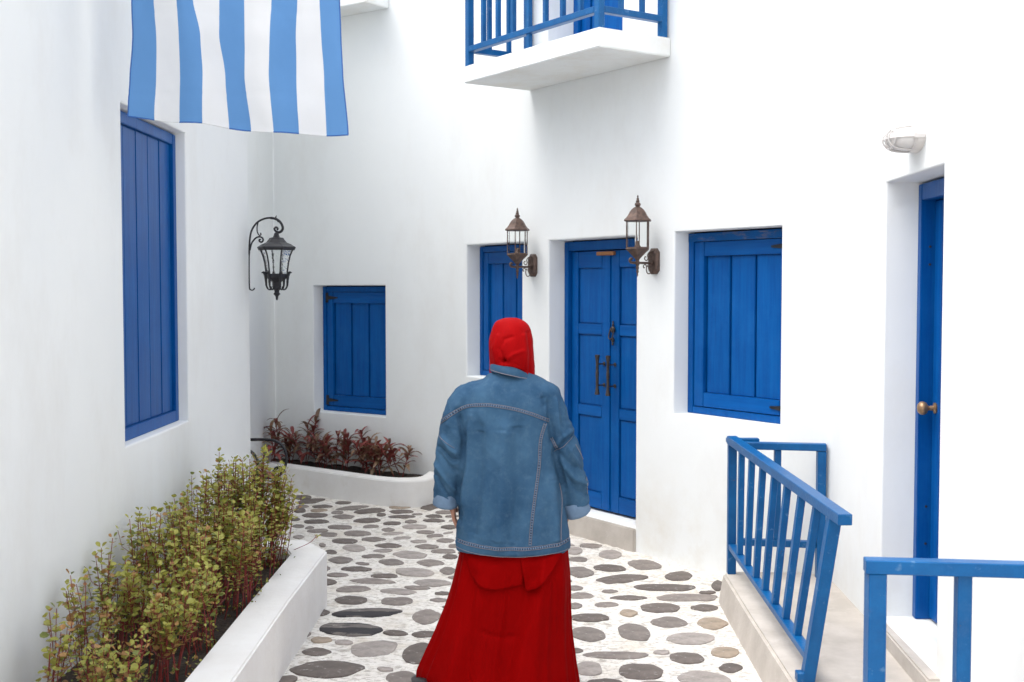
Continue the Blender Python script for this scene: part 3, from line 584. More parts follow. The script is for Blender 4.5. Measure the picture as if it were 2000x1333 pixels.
for k in range(6):
    a = rt + k * math.pi / 3; bm = bmesh.new()
    tube(bm, smoothpts([(r * rk * math.cos(a), cy_ + r * rk * math.sin(a), zz(b)) for r, b in ((196, 892), (175, 885), (152, 905), (143, 950), (138, 1010), (134, 1060), (112, 1100), (82, 1106), (68, 1085), (80, 1065))], 3),
         [.003, .004, .006, .008, .010, .011, .011, .011, .010, .010, .009, .008, .008, .007, .007, .006, .006, .006, .005, .005, .005, .005, .005, .005, .004, .004, .004, .004][:28], 6)
    obj('leaf_bracket', bm, B, t, smooth=50)
# oval bulkhead lamp over the right hand door
p = loc(QQ, DB, 1.50, 0, 2.365)
t = thing('bulkhead_light', 'white caged bulkhead light on the wall above the right hand door', 'light', p, rz(DB))
def oval(k, y, a=.105, b=.055, n=28): return [(a * k * math.cos(i * 2 * math.pi / n), y, b * k * math.sin(i * 2 * math.pi / n)) for i in range(n)]
def ovalshell(lst, capend=True):
    bm = bmesh.new(); rr = [[bm.verts.new(p) for p in oval(k, y)] for k, y in lst]
    for a, b in zip(rr, rr[1:]):
        for k in range(28): bm.faces.new((a[k], a[(k + 1) % 28], b[(k + 1) % 28], b[k]))
    if capend: bm.faces.new(rr[-1])
    return bm
obj('base', ovalshell([(1.02, 0), (1.02, -.03), (.96, -.036), (.90, -.036)]), M['lampwhite'], t, smooth=40)
obj('glass', ovalshell([(.93, -.034), (.92, -.06), (.84, -.088), (.62, -.112), (.3, -.124), (.05, -.126)]), M['lampglass'], t, smooth=60)
bm = bmesh.new()
for k, y in ((.97, -.038), (.70, -.112)): pp = oval(k, y); tube(bm, pp + pp[:2], .0035, 6)
for xs in (-.05, 0, .05):
    pts = [(xs * q, y, sg * .055 * k * math.sqrt(max(0, 1 - (xs / .105) ** 2))) for sg in (1,) for q, k, y in ((1, .98, -.036), (1, .96, -.062), (.95, .88, -.092), (.9, .62, -.117), (.9, .2, -.131), (.9, -.2, -.131), (.9, -.62, -.117), (.95, -.88, -.092), (1, -.96, -.062), (1, -.98, -.036))]
    tube(bm, smoothpts(pts, 2), .0035, 6)
tube(bm, smoothpts([(-.104, -.036, 0), (-.100, -.062, 0), (-.085, -.098, 0), (-.05, -.125, 0), (0, -.132, 0), (.05, -.125, 0), (.085, -.098, 0), (.100, -.062, 0), (.104, -.036, 0)], 2), .0035, 6)
obj('cage', bm, M['lampwhite'], t, smooth=60)
for sx in (-1, 1): obj('clip', BX(sx * .105 - .010, sx * .105 + .010, -.046, -.004, -.008, .010, bev=.002), M['lampwhite'], t)

# ---------------------------------------------------------------- bench at the back
t = thing('garden_seat', 'garden seat with curved black iron arms and red brown slats behind the left wall end', 'seat', (-2.28, 8.02, 0), R(-13))
def arm(y):
    bm = bmesh.new()
    tube(bm, smoothpts([(.06, y, .70), (.22, y, .665), (.42, y, .668), (.52, y, .655), (.575, y, .60), (.585, y, .52), (.555, y, .44), (.50, y, .40)], 4), .011, 8)
    tube(bm, smoothpts([(.50, y, .40), (.50, y, .32), (.52, y, .22), (.50, y, .10), (.49, y, .0)], 3), .017, 8)
    tube(bm, smoothpts([(.0, y, .84), (.04, y, .66), (.09, y, .42), (.06, y, .2), (0.02, y, 0)], 3), .017, 8)
    tube(bm, [(.07, y, .40), (.50, y, .40)], .016, 8)
    tube(bm, smoothpts([(.47, y, .40), (.50, y, .46), (.545, y, .47), (.555, y, .43)], 3), .012, 8)
    return bm
obj('end_frame', arm(0), M['darkmetal'], t, smooth=60); obj('end_frame', arm(.46), M['darkmetal'], t, smooth=60)
for k in range(5): obj('seat_slat', BX(.10 + k * .082, .172 + k * .082, -.02, .48, .418, .438), M['benchwood'], t)
for k in range(3): x = .055 - k * .022; obj('back_slat', BX(x, x + .02, -.02, .48, .52 + k * .11, .60 + k * .11), M['benchwood'], t)

# ---------------------------------------------------------------- flag
fl = thing('flag', 'blue and white vertically striped flag hanging from a rope over the alley', 'flag')
bnd = [[720, 845, 993, 1133, 1268, 1390, 1528, 1665, 1810, 1940], [730, 855, 1003, 1137, 1247, 1358, 1505, 1648, 1800, 1915], [742, 860, 1002, 1125, 1215, 1362, 1512, 1645, 1787, 1905], [738, 853, 995, 1080, 1216, 1366, 1521, 1655, 1782, 1900], [742, 855, 990, 1075, 1218, 1365, 1515, 1650, 1780, 1893], [750, 880, 1008, 1135, 1262, 1390, 1515, 1640, 1770, 1890]]
by = [655, 665, 682, 692, 715, 728, 742, 747, 752, 755]
zr_ = [None, 2.62, 2.79, 2.936, 3.15, 3.62]; YF = 4.9
SUB, ROWS = 6, 72
V = []; F = []; mi = []
def colpt(ci, r):  # ci in 0..9 float, r 0 (bottom)..1 (top)
    i = min(int(ci), 8); f = ci - i
    zb = 1.75 + (563 - (by[i] * (1 - f) + by[i + 1] * f) * .3503) / 473.
    zb = zb * 1.0
    z = zb + (3.62 - zb) * r
    lv = [zb] + zr_[1:]
    k = 0
    while k < 4 and z > lv[k + 1]: k += 1
    g = min(1, (z - lv[k]) / (lv[k + 1] - lv[k])); g = g * g * (3 - 2 * g) * .5 + g * .5
    a = bnd[k][i] * (1 - f) + bnd[k][i + 1] * f; b = bnd[k + 1][i] * (1 - f) + bnd[k + 1][i + 1] * f
    u = (a + (b - a) * g) * .3503
    x = (u - 1000) / 474.
    y = YF + .035 * math.sin(ci * 1.9 + z * 2.2) * (1 - .5 * r) + .012 * noise.noise(Vector((x * 6, z * 5, 0))) + .007 * (1 - abs(noise.noise(Vector((x * 14 + z * 6, z * 7, 4)))) * 2) * .5 + .003 * math.exp(-((z % .34 - .17) / .006) ** 2)
    return (x, y, z)
for r in range(ROWS + 1):
    for c in range(9 * SUB + 1): V.append(colpt(c / SUB, (r / ROWS) ** 1.15))
for r in range(ROWS):
    for c in range(9 * SUB):
        a = r * (9 * SUB + 1) + c; F.append((a, a + 1, a + 9 * SUB + 2, a + 9 * SUB + 1)); mi.append(0 if (c // SUB) % 2 == 0 else 1)
cl = obj('cloth', (V, [], F), [M['flagblue'], M['flagwhite']], fl, smooth=True)
for p_, k in zip(cl.data.polygons, mi): p_.material_index = k
bm = bmesh.new()
for cc in (0, 9): tube(bm, [Vector(colpt(cc, (r / ROWS) ** 1.15)) for r in range(ROWS + 1)], .0028, 5); obj('side_hem', bm, M['flaghem'], fl); bm = bmesh.new()
bm.free()
for s in range(9):
    pts = [Vector(colpt(s + q / 6, 0)) for q in range(7)]; bm = bmesh.new(); tube(bm, pts, .0032, 5); obj('bottom_hem', bm, M['flaghem'] if s % 2 == 0 else M['flagwhite'], fl)
bm = bmesh.new(); tube(bm, [(-1.76, 4.9, 3.66), (-1.2, 4.9, 3.63), (-.4, 4.9, 3.625), (.6, 4.9, 3.66), (1.68, 4.9, 3.72)], .006, 6); obj('rope', bm, M['rope'], fl)
# ---------------------------------------------------------------- the person (seen from behind, walking away)
def zv(v):      # height on the figure of a row of the sketch
    t = [(600, 1.669), (622, 1.621), (720, 1.405), (895, 1.016), (1070, .628), (1345, .010)]
    for (a, b), (c, d) in zip(t, t[1:]):
        if v <= c: return b + (d - b) * (v - a) / (c - a)
    return 0.
def xu(u): return (u - 1000) / 451.
per = thing('person', 'person seen from behind in a red headscarf, oversized blue denim jacket and long red skirt', 'person', (0, 5.05, 0))
# body: one continuous skinned figure
class Sk:
    def __init__(s): s.v = []; s.e = []; s.r = []
    def add(s, p, r, par=None):
        s.v.append(p); s.r.append(r if isinstance(r, tuple) else (r, r))
        if par is not None: s.e.append((par, len(s.v) - 1))
        return len(s.v) - 1
    def chain(s, par, lst):
        for p, r in lst: par = s.add(p, r, par)
        return par
S = Sk(); pel = S.add((0, 0, .84), (.13, .10))
ch = S.chain(pel, [((0, 0, 1.0), (.12, .09)), ((0, .0, 1.2), (.13, .10)), ((0, .005, 1.30), (.06, .05))])
S.chain(ch, [((0, .015, 1.40), .045), ((0, .03, 1.475), (.070, .085)), ((0, .03, 1.54), (.074, .09)), ((0, .025, 1.575), (.05, .06))])
for sx, pts in ((-1, ((-.15, 0, 1.255), (-.27, -.01, 1.06), (-.268, .01, .89), (-.262, .015, .835), (-.256, .02, .80))), (1, ((.15, 0, 1.255), (.262, -.01, 1.04), (.280, .03, .89), (.262, .06, .845), (.252, .07, .81)))):
    a = S.chain(ch, [(pts[0], .048), (pts[1], .045), (pts[2], .030), (pts[3], (.022, .026)), (pts[4], (.016, .034))])
    P4 = Vector(pts[4])
    for k, (dy, ln, r) in enumerate(((-.028, .058, .0078), (-.010, .070, .0085), (.010, .074, .0086), (.028, .066, .0082))):
        q = P4 + Vector((.001, dy, -.018)); S.chain(a, [(tuple(q), r + .002), (tuple(q + Vector((sx * -.003, dy * .1, -ln * .45))), r), (tuple(q + Vector((sx * -.012, dy * .1, -ln * .8))), r * .9), (tuple(q + Vector((sx * -.020, dy * .1, -ln * 1.02))), r * .75)])
    q = P4 + Vector((0, .03, .012)); S.chain(a, [(tuple(q), .011), (tuple(q + Vector((-sx * .008, .018, -.022))), .0095), (tuple(q + Vector((-sx * .016, .022, -.045))), .008)])
S.chain(pel, [((-.10, 0, .76), .088), ((-.17, .01, .46), .058), ((-.30, -.0, .12), .036), ((-.31, .01, .06), .034), ((-.32, .09, .035), (.03, .024))])
S.chain(pel, [((.10, 0, .76), .088), ((.13, .08, .46), .058), ((.14, .06, .12), .036), ((.14, .07, .06), .034), ((.15, .17, .035), (.03, .024))])
me = bpy.data.meshes.new('body'); me.from_pydata(S.v, S.e, []); bo = bpy.data.objects.new('body', me); COL.objects.link(bo)
md = bo.modifiers.new('s', 'SKIN'); md.use_smooth_shade = True
for i, r in enumerate(S.r): me.skin_vertices[0].data[i].radius = r
me.skin_vertices[0].data[0].use_root = True
m2 = bo.modifiers.new('sub', 'SUBSURF'); m2.levels = 2; m2.render_levels = 2
def bake(o):
    bpy.context.view_layer.update(); dg = bpy.context.evaluated_depsgraph_get(); nm = bpy.data.meshes.new_from_object(o.evaluated_get(dg)); o.modifiers.clear(); o.data = nm; return o
bake(bo); bo.data.materials.clear(); bo.data.materials.append(M['skin']); bo.parent = per
for v in bo.data.vertices:      # brow, nose and chin on the far side of the head
    c = v.co
    if c.z > 1.42 and c.y > .06:
        c.y += .020 * math.exp(-((c.x / .013) ** 2 + ((c.z - 1.492) / .022) ** 2)) + .008 * math.exp(-((c.x / .03) ** 2 + ((c.z - 1.438) / .016) ** 2)) - .006 * math.exp(-(((abs(c.x) - .03) / .014) ** 2 + ((c.z - 1.515) / .012) ** 2))
for p in bo.data.polygons: p.use_smooth = True
for sx in (-1, 1):
    bm = bmesh.new(); bmesh.ops.create_uvsphere(bm, u_segments=12, v_segments=8, radius=.010, matrix=Matrix.Translation((sx * .030, .106, 1.515))); obj('eye', bm, M['eye'], per, smooth=True)

def ringloft(rings, n=64, e=2.2, caps=True):
    """rings: (z, xl, xr, yback, yfront)"""
    V = []; F = []
    for z, xl, xr, yb, yf in rings:
        cx = (xl + xr) / 2; a = (xr - xl) / 2
        for k in range(n):
            t = k * 2 * math.pi / n; c_, s_ = math.cos(t), math.sin(t)
            V.append((cx + a * math.copysign(abs(c_) ** (2 / e), c_), (yf if s_ > 0 else yb) * math.copysign(abs(s_) ** (2 / e), s_) if s_ > 0 else -yb * abs(s_) ** (2 / e), z))
    m = len(rings)
    for i in range(m - 1):
        for k in range(n): F.append((i * n + k, i * n + (k + 1) % n, (i + 1) * n + (k + 1) % n, (i + 1) * n + k))
    if caps: F.append(tuple(range(n))[::-1]); F.append(tuple((m - 1) * n + k for k in range(n)))
    return V, F
def dense(tab, k=4):
    out = []; T = [tab[0]] + list(tab) + [tab[-1]]
    for i in range(1, len(T) - 2):
        for j in range(k):
            t = j / k; out.append(tuple(.5 * (2 * b + (c - a) * t + (2 * a - 5 * b + 4 * c - d) * t * t + (3 * b - a - 3 * c + d) * t ** 3) for a, b, c, d in zip(*T[i - 1:i + 3])))
    return out + [tab[-1]]
def interp(tab, q):
    for a, b in zip(tab, tab[1:]):
        if q <= b[0]: t = (q - a[0]) / (b[0] - a[0]); return [x + (y - x) * t for x, y in zip(a, b)]
    return list(tab[-1])
tt = [(716, 975, 1025, .045, .05), (726, 962, 1036, .062, .055), (735, 950, 1050, .078, .06), (745, 938, 1066, .092, .07), (757, 912, 1088, .104, .085), (775, 897, 1096, .118, .10), (810, 893, 1094, .132, .12), (860, 897, 1089, .142, .135), (920, 895, 1092, .148, .14), (980, 893, 1102, .155, .145), (1030, 893, 1110, .160, .15), (1058, 893, 1112, .160, .15), (1074, 892, 1110, .158, .15)]
tt = dense(tt); rings = []
v_ = 716
while v_ <= 1074.1:
    v, xl, xr, yb, yf = interp(tt, v_); rings.append((zv(v), xu(xl), xu(xr), yb, yf)); v_ += 5
V, F = ringloft(rings, 72, 2.25)
bm = bmesh.new(); vv = [bm.verts.new(p) for p in V]
for f in F: bm.faces.new([vv[i] for i in f])
def sleeve(bm, pts):
    P = smoothpts([(xu(u), y, zv(v)) for u, v, y, r in pts], 5); rr = smoothpts([(r / 451., 0, 0) for u, v, y, r in pts], 5)
    tube(bm, P, [max(q.x, .004) for q in rr], 20)
sleeve(bm, [(955, 765, 0, 28), (917, 786, 0, 37), (900, 825, -.01, 37), (885, 870, -.015, 31.5), (877, 915, -.01, 27.5), (873, 950, .0, 25.5), (872, 982, .01, 24)])
sleeve(bm, [(1042, 765, 0, 28), (1063, 786, 0, 36), (1079, 828, -.01, 36), (1100, 875, -.01, 32), (1114, 920, .0, 29), (1121, 955, .015, 26.5), (1128, 988, .03, 25)])
jk = obj('jacket', bm, M['denim'], per, recalc=True)
rm = jk.modifiers.new('r', 'REMESH'); rm.mode = 'VOXEL'; rm.voxel_size = .0052
sm = jk.modifiers.new('s', 'SMOOTH'); sm.iterations = 18; sm.factor = .5
bake(jk)
def g(x, w): return math.exp(-(x / w) ** 2)
def segd(px, pz, pts):
    """distance to a polyline and its parameter"""
    best = (9, 0)
    n = len(pts) - 1
    for i, (a, b) in enumerate(zip(pts, pts[1:])):
        dx, dz = b[0] - a[0], b[1] - a[1]; t = max(0, min(1, ((px - a[0]) * dx + (pz - a[1]) * dz) / (dx * dx + dz * dz)))
        d = math.hypot(px - a[0] - dx * t, pz - a[1] - dz * t)
        if d < best[0]: best = (d, (i + t) / n, (px - a[0]) * dz - (pz - a[1]) * dx)
    return best
def PP(*q): return [(xu(u), zv(v)) for u, v in q]
creases = [  # polyline on the back, width, depth
    (PP((897, 800), (909, 850), (909, 905), (899, 950), (897, 1010)), .012, -.012),
    (PP((922, 800), (916, 860), (912, 920), (904, 985)), .014, .007),
    (PP((1071, 775), (1073, 815), (1078, 850), (1087, 900), (1101, 950)), .012, -.009),
    (PP((1084, 780), (1090, 830), (1100, 850)), .010, .007),
    (PP((988, 830), (980, 930), (975, 1050)), .03, .010), (PP((1010, 820), (1014, 920), (1000, 1050)), .025, -.010),
    (PP((940, 830), (935, 930), (925, 1040)), .022, -.010), (PP((1075, 930), (1083, 1000), (1085, 1050)), .018, .010),
    (PP((855, 905), (875, 935), (890, 955)), .009, .008), (PP((853, 925), (870, 955), (885, 972)), .008, -.008), (PP((860, 880), (880, 905), (893, 915)), .010, -.007),
    (PP((868, 850), (882, 872), (892, 880)), .010, .010), (PP((862, 870), (885, 892), (893, 893)), .008, -.010),
    (PP((1090, 880), (1115, 905), (1140, 915)), .012, -.006), (PP((1100, 905), (1120, 930), (1145, 945)), .011, .007), (PP((1108, 930), (1125, 955), (1148, 965)), .010, -.006),
    (PP((1082, 878), (1100, 860), (1120, 846)), .010, -.005), (PP((1078, 868), (1098, 850), (1116, 838)), .012, .006), (PP((1108, 870), (1128, 905), (1140, 950)), .008, .008),
    (PP((905, 770), (890, 800), (878, 830)), .016, .006), (PP((1060, 770), (1063, 790)), .012, -.008)]
NRM = [v.normal.copy() for v in jk.data.vertices]; OLD = [v.co.copy() for v in jk.data.vertices]; NEW = []
for c, n in zip(OLD, NRM):
    sv_ = 1.0 if abs(c.x) > .215 else .45; d = .006 * noise.noise(Vector((c.x * 9 + 3, c.y * 7, c.z * 4.5))) + .0024 * noise.noise(c * 19) + .0008 * noise.noise(c * 60) + .0075 * sv_ * (.5 - abs(noise.noise(Vector((c.x * 10 + c.z * 4, c.y * 9, c.z * 11 - abs(c.x) * 7))))) ** 2 * 2
    if c.y < .03:
        for pl_, w_, a_ in creases:
            dd_ = segd(c.x, c.z, pl_)
            if dd_[0] < w_ * 2.5: d += 1.7 * a_ * g(dd_[0], w_) * (1 if .03 < dd_[1] < .97 else .6)
    if abs(c.x) > .215 and c.z < 1.2: d += .0016 * math.sin((c.z * 1.3 - abs(c.x)) * 85 + 5 * noise.noise(c * 7)) * max(0, noise.noise(c * 5 + Vector((9, 9, 9))) + .35)
    if c.z < .70: d += .004 * g(c.z - .682, .006) * 0 + (.0025 if c.z < .668 else 0)
    NEW += list(c + n * d)
jk.data.vertices.foreach_set('co', NEW); jk.data.update()
for p in jk.data.polygons: p.use_smooth = True
def bvh(o):
    return BVHTree.FromPolygons([v.co.copy() for v in o.data.vertices], [tuple(p.vertices) for p in o.data.polygons])
bj = bvh(jk)
def onto(B, x, z, off):
    h = B.ray_cast(Vector((x, -1, z)), Vector((0, 1, 0)))
    return (h[0] + h[1] * off if h[0] is not None else None, h[1])
def strip(bm, B, pts, w, off, dash=0, shift=0., step=.004):
    P = [(Vector((a[0], a[1])), Vector((b[0], b[1]))) for a, b in zip(pts, pts[1:])]; S_ = []
    for a, b in P:
        L = (b - a).length; k = max(1, int(L / step))
        for j in range(k): S_.append((a.lerp(b, j / k), (b - a).normalized()))
    S_.append((P[-1][1], S_[-1][1])); prev = None
    for i, (q, t) in enumerate(S_):
        nn = Vector((-t.y, t.x)); row = []
        for sgn in (-1, 0, 1):
            r_ = q + nn * (shift + sgn * w / 2); h, nh = onto(B, r_.x, r_.y, off * (1.4 if sgn == 0 else .6))
            row.append(h)
        if any(h is None for h in row): prev = None; continue
        cur = [bm.verts.new(h) for h in row]
        if prev and (not dash or (i // dash) % 2 == 0) and max((a.co - b.co).length for a, b in zip(prev, cur)) < step * 5:
            bm.faces.new((prev[0], prev[1], cur[1], cur[0])); bm.faces.new((prev[1], prev[2], cur[2], cur[1]))
        prev = cur
def c2(q, k=4): return [(p.x, p.y) for p in smoothpts([(a[0], a[1], 0) for a in q], k)]
seams = [(c2(PP((861, 824), (874, 813), (891, 800.5), (913, 790), (946, 786), (974, 788), (1008, 794), (1041, 804), (1071, 817))), .013),
         (c2(PP((1063, 821), (1054, 853), (1052, 892), (1049, 920), (1042, 970), (1037, 1011), (1034, 1050))), .012),
         (c2(PP((896, 1050), (950, 1055), (1010, 1057), (1070, 1054), (1110, 1049))), .014),
         (PP((1075, 850), (1086, 871)), .012)]
b1 = bmesh.new(); b2 = bmesh.new(); b3 = bmesh.new()
for s_, w_ in seams:
    strip(b1, bj, s_, w_, .0016); strip(b2, bj, s_, .0022, .0028, 0, w_ * .42); strip(b2, bj, s_, .0022, .0028, 0, -w_ * .42)
    strip(b3, bj, s_, w_ * .55, .0030, 1, 0, .0045)
for s_ in (PP((858, 846), (874, 859), (890, 870)), PP((1080, 878), (1098, 868), (1117, 850)), c2(PP((1122, 864), (1135, 890), (1143, 920), (1147, 965))), c2(PP((1091, 940), (1096, 970), (1094, 1010), (1093, 1046))), c2(PP((893, 1063), (940, 1069), (1002, 1072), (1060, 1070), (1108, 1066)))): strip(b2, bj, s_, .0022, .0022, 0, 0)
obj('seam_band', b1, M['seam'], jk, recalc=False, kind='stuff'); obj('stitching', b2, M['thread'], jk, recalc=False, kind='stuff'); obj('stitch_texture', b3, M['denimin'], jk, recalc=False, kind='stuff')
# collar: a folded band standing round the neck
bm = bmesh.new(); n = 72; R0 = []
for lv, (dr, dz) in enumerate(((.004, 0), (.006, .012), (.004, .030), (-.002, .038), (-.008, .036), (-.010, .0))):
    ring = []
    for k in range(n):
        t = k * 2 * math.pi / n; x = -.005 + (.084 + dr) * math.cos(t); y = -.004 + (.086 + dr) * math.sin(t)
        zb = zv(732) - .020 * (x / .09) - .030 * max(0, math.sin(t)) - .030 * (x / .09) ** 2 * (1 if x > 0 else .2)
        ring.append(bm.verts.new((x, y, zb + dz + .0015 * noise.noise(Vector((x * 30, y * 30, dz * 50))))))
    R0.append(ring)
for a, b in zip(R0, R0[1:]):
    for k in range(n): bm.faces.new((a[k], a[(k + 1) % n], b[(k + 1) % n], b[k]))
obj('collar', bm, M['denim'], jk, smooth=True)
bm = bmesh.new(); tube(bm, [Vector((-.005 + .0905 * math.cos(t), -.004 + .0925 * math.sin(t), zv(732) + .002 - .020 * ((-.005 + .09 * math.cos(t)) / .09))) for t in [R(198 + 6 * k) for k in range(24)]], .0016, 5); obj('collar_stitching', bm, M['thread'], jk)
# turned back cuffs
def cuff(c, ax, rx, ry, h, flare):
    bm = bmesh.new(); z = Vector(ax).normalized(); x = Vector((1, 0, 0)); x = (x - z * x.dot(z)).normalized(); y = z.cross(x); mt = Matrix((x, y, z)).transposed(); rr = []
    for k_, (f, q) in enumerate(((.90, .012), (.97, 0), (1.04 + flare, 0.002), (1.07 + flare, .012), (1.04 + flare * .4, h * .6), (1.00, h), (.93, h + .004))):
        ring = []
        for j in range(40):
            t = j * 2 * math.pi / 40; p = Vector((rx * f * math.cos(t), ry * f * math.sin(t), q + .004 * math.sin(2 * t + 1) + .003 * noise.noise(Vector((math.cos(t) * 3, math.sin(t) * 3, k_)))))
            ring.append(bm.verts.new(Vector(c) + mt @ p))
        rr.append(ring)
    for a, b in zip(rr, rr[1:]):
        for j in range(40): bm.faces.new((a[j], a[(j + 1) % 40], b[(j + 1) % 40], b[j]))
    obj('cuff', bm, M['denimin'], jk, smooth=True)
cuff((xu(870), .01, zv(990)), (.06, -.02, 1), .052, .056, .055, .01)
cuff((xu(1131), .03, zv(1008)), (-.42, -.05, 1), .054, .056, .060, .035)
# skirt
ts = [(1050, 910, 1098, .120, .12), (1068, 900, 1107, .130, .13), (1082, 897, 1109, .140, .14), (1110, 890, 1112, .153, .15), (1150, 880, 1114, .165, .16), (1200, 863, 1116, .18, .18), (1250, 843, 1119, .20, .20), (1290, 826, 1123, .215, .215), (1315, 817, 1126, .225, .22), (1348, 822, 1130, .23, .22)]
ts = dense(ts); ns, rows = 300, 110; V = []; F = []
fold = PP((1046, 1125), (1030, 1180), (1012, 1240), (992, 1340)); foldb = PP((925, 1110), (915, 1200), (905, 1340)); foldc = PP((1090, 1110), (1100, 1240), (1106, 1340)); foldd = PP((940, 1215), (985, 1225), (1010, 1222))
for i in range(rows + 1):
    v, xl, xr, yb, yf = interp(ts, 1050 + 298 * i / rows); z = zv(v); cx = xu((xl + xr) / 2); a = (xr - xl) / 902.; dn = i / rows
    for k in range(ns):
        t = k * 2 * math.pi / ns; c_, s_ = math.cos(t), math.sin(t); x = cx + a * c_; y = (yf if s_ > 0 else yb) * s_
        d = .012 * noise.noise(Vector((c_ * 3.4, s_ * 3.4, z * 1.6))) * (1 + .6 * dn) + .008 * (.5 - abs(noise.noise(Vector((c_ * 5, s_ * 5 + 4, z * 1.3 + c_ * 2)))) * 1.6) * min(1, dn * 3) + (.010 * dn) * math.sin(t * 5 + 1.3 * z) * abs(s_) + .0015 * noise.noise(Vector((x * 20, y * 20, z * 14)))
        if s_ < 0:
            D_ = segd(x, z, fold); sd_ = D_[0] * (1 if D_[2] < 0 else -1)
            d += .026 * math.tanh(sd_ / .014) * g(sd_, .11) * min(1, dn * 4)
            d -= .010 * dn
            d += -.020 * g(segd(x, z, foldb)[0], .026) * min(1, dn * 3) + .008 * g(segd(x, z, foldc)[0], .02) - .005 * g(segd(x, z, foldd)[0], .012)
        V.append((x + c_ * d, y + s_ * d, z))
for i in range(rows):
    for k in range(ns): F.append((i * ns + k, i * ns + (k + 1) % ns, (i + 1) * ns + (k + 1) % ns, (i + 1) * ns + k))
sk = obj('skirt', (V, [], F), M['red'], per, smooth=True)
bs = bvh(sk)
def flap(name, top, bot, off):
    T = c2(top, 6); Bt = c2(bot, 6); nn = 26; mm = 14; V = []; F = []
    def samp(L, t):
        f = t * (len(L) - 1); i = min(int(f), len(L) - 2); return (L[i][0] + (L[i + 1][0] - L[i][0]) * (f - i), L[i][1] + (L[i + 1][1] - L[i][1]) * (f - i))
    for j in range(mm + 1):
        for i in range(nn + 1):
            a = samp(T, i / nn); b = samp(Bt, i / nn); q = j / mm; x = a[0] + (b[0] - a[0]) * q; z = a[1] + (b[1] - a[1]) * q
            h, nh = onto(bs, x, z, 0); yy = h.y if h else -.15
            V.append((x, yy - (off + .0) * min(1, q * 3) - .007 * min(1, q * 2) * math.sin(i / nn * math.pi) - .004 * noise.noise(Vector((x * 25, z * 8, 2))), z))
    for j in range(mm):
        for i in range(nn): k = j * (nn + 1) + i; F.append((k, k + 1, k + nn + 2, k + nn + 1))
    o = obj(name, (V, [], F), M['red'], per, smooth=True); s_ = o.modifiers.new('s', 'SOLIDIFY'); s_.thickness = .003; s_.offset = 0; return o
flap('scarf_end', PP((910, 1064), (945, 1066), (985, 1067), (1035, 1067)), PP((917, 1098), (932, 1124), (962, 1135), (1020, 1126)), .010)
flap('scarf_end', PP((1014, 1066), (1040, 1066), (1070, 1065), (1098, 1062)), PP((1027, 1139), (1050, 1127), (1075, 1102), (1096, 1070)), .019)
# headscarf
th = [(622, 990, 1007, .012, .012), (624, 982, 1015, .035, .035), (628, 972, 1023, .058, .06), (634, 967, 1030, .075, .075), (642, 963, 1034.5, .090, .088), (652, 959.5, 1037.5, .102, .098), (664, 956, 1040, .112, .105), (678, 955, 1041, .118, .108), (692, 956, 1042, .118, .108), (704, 957, 1042.5, .110, .105), (714, 958, 1043, .098, .10), (724, 958, 1043, .084, .10), (736, 958, 1043, .078, .10), (748, 959, 1043, .078, .10)]
th = dense(th); ns, rows = 120, 90; V = []; F = []; dent = (xu(985), zv(702))
for i in range(rows + 1):
    v, xl, xr, yb, yf = interp(th, 622 + 126 * (i / rows) ** 1.25); cx = xu((xl + xr) / 2); a = (xr - xl) / 902.
    for k in range(ns):
        t = k * 2 * math.pi / ns; c_, s_ = math.cos(t), math.sin(t); x = cx + a * c_; y = (yf if s_ > 0 else yb) * s_; z = zv(v)
        if v > 716: z = zv(716) + (z - zv(716)) * (max(0, c_) ** .8 * .95 + max(0, -c_) ** 2 * .5 + max(0, s_) * 1.6 + .10 if True else 1)
        d = .0035 * noise.noise(Vector((x * 12, y * 12, z * 9))) + .001 * noise.noise(Vector((x * 45, y * 45, z * 30)))
        if s_ < 0:
            d += -.030 * g(math.hypot(x - dent[0], (z - dent[1]) * 1.3), .011)
            for pl_, w_, a_ in ((PP((985, 700), (977, 680), (985, 662), (1000, 657)), .007, -.006), (PP((970, 706), (966, 680), (974, 655)), .008, .005), (PP((990, 700), (1003, 690), (1020, 684)), .007, .006), (PP((1022, 655), (1025, 690), (1028, 728)), .009, .006), (PP((1030, 650), (1034, 690), (1034, 740)), .006, -.006), (PP((965, 715), (980, 711), (1000, 712), (1020, 720)), .006, .005), (PP((992, 708), (1000, 700), (1008, 697)), .006, -.004)):
                D_ = segd(x, z, pl_); d += a_ * g(D_[0], w_)
        V.append((x + c_ * d, y + .015 + s_ * d, z))
for i in range(rows):
    zc = V[i * ns][2]
    for k in range(ns):
        t = (k + .5) * 360 / ns
        if abs(t - 90) < 42 and 1.425 < zc < 1.565: continue
        F.append((i * ns + k, i * ns + (k + 1) % ns, (i + 1) * ns + (k + 1) % ns, (i + 1) * ns + k))
F.append(tuple(range(ns)))
hj = obj('headscarf', (V, [], F), M['redscarf'], per, smooth=True); s_ = hj.modifiers.new('s', 'SOLIDIFY'); s_.thickness = .002; s_.offset = -1
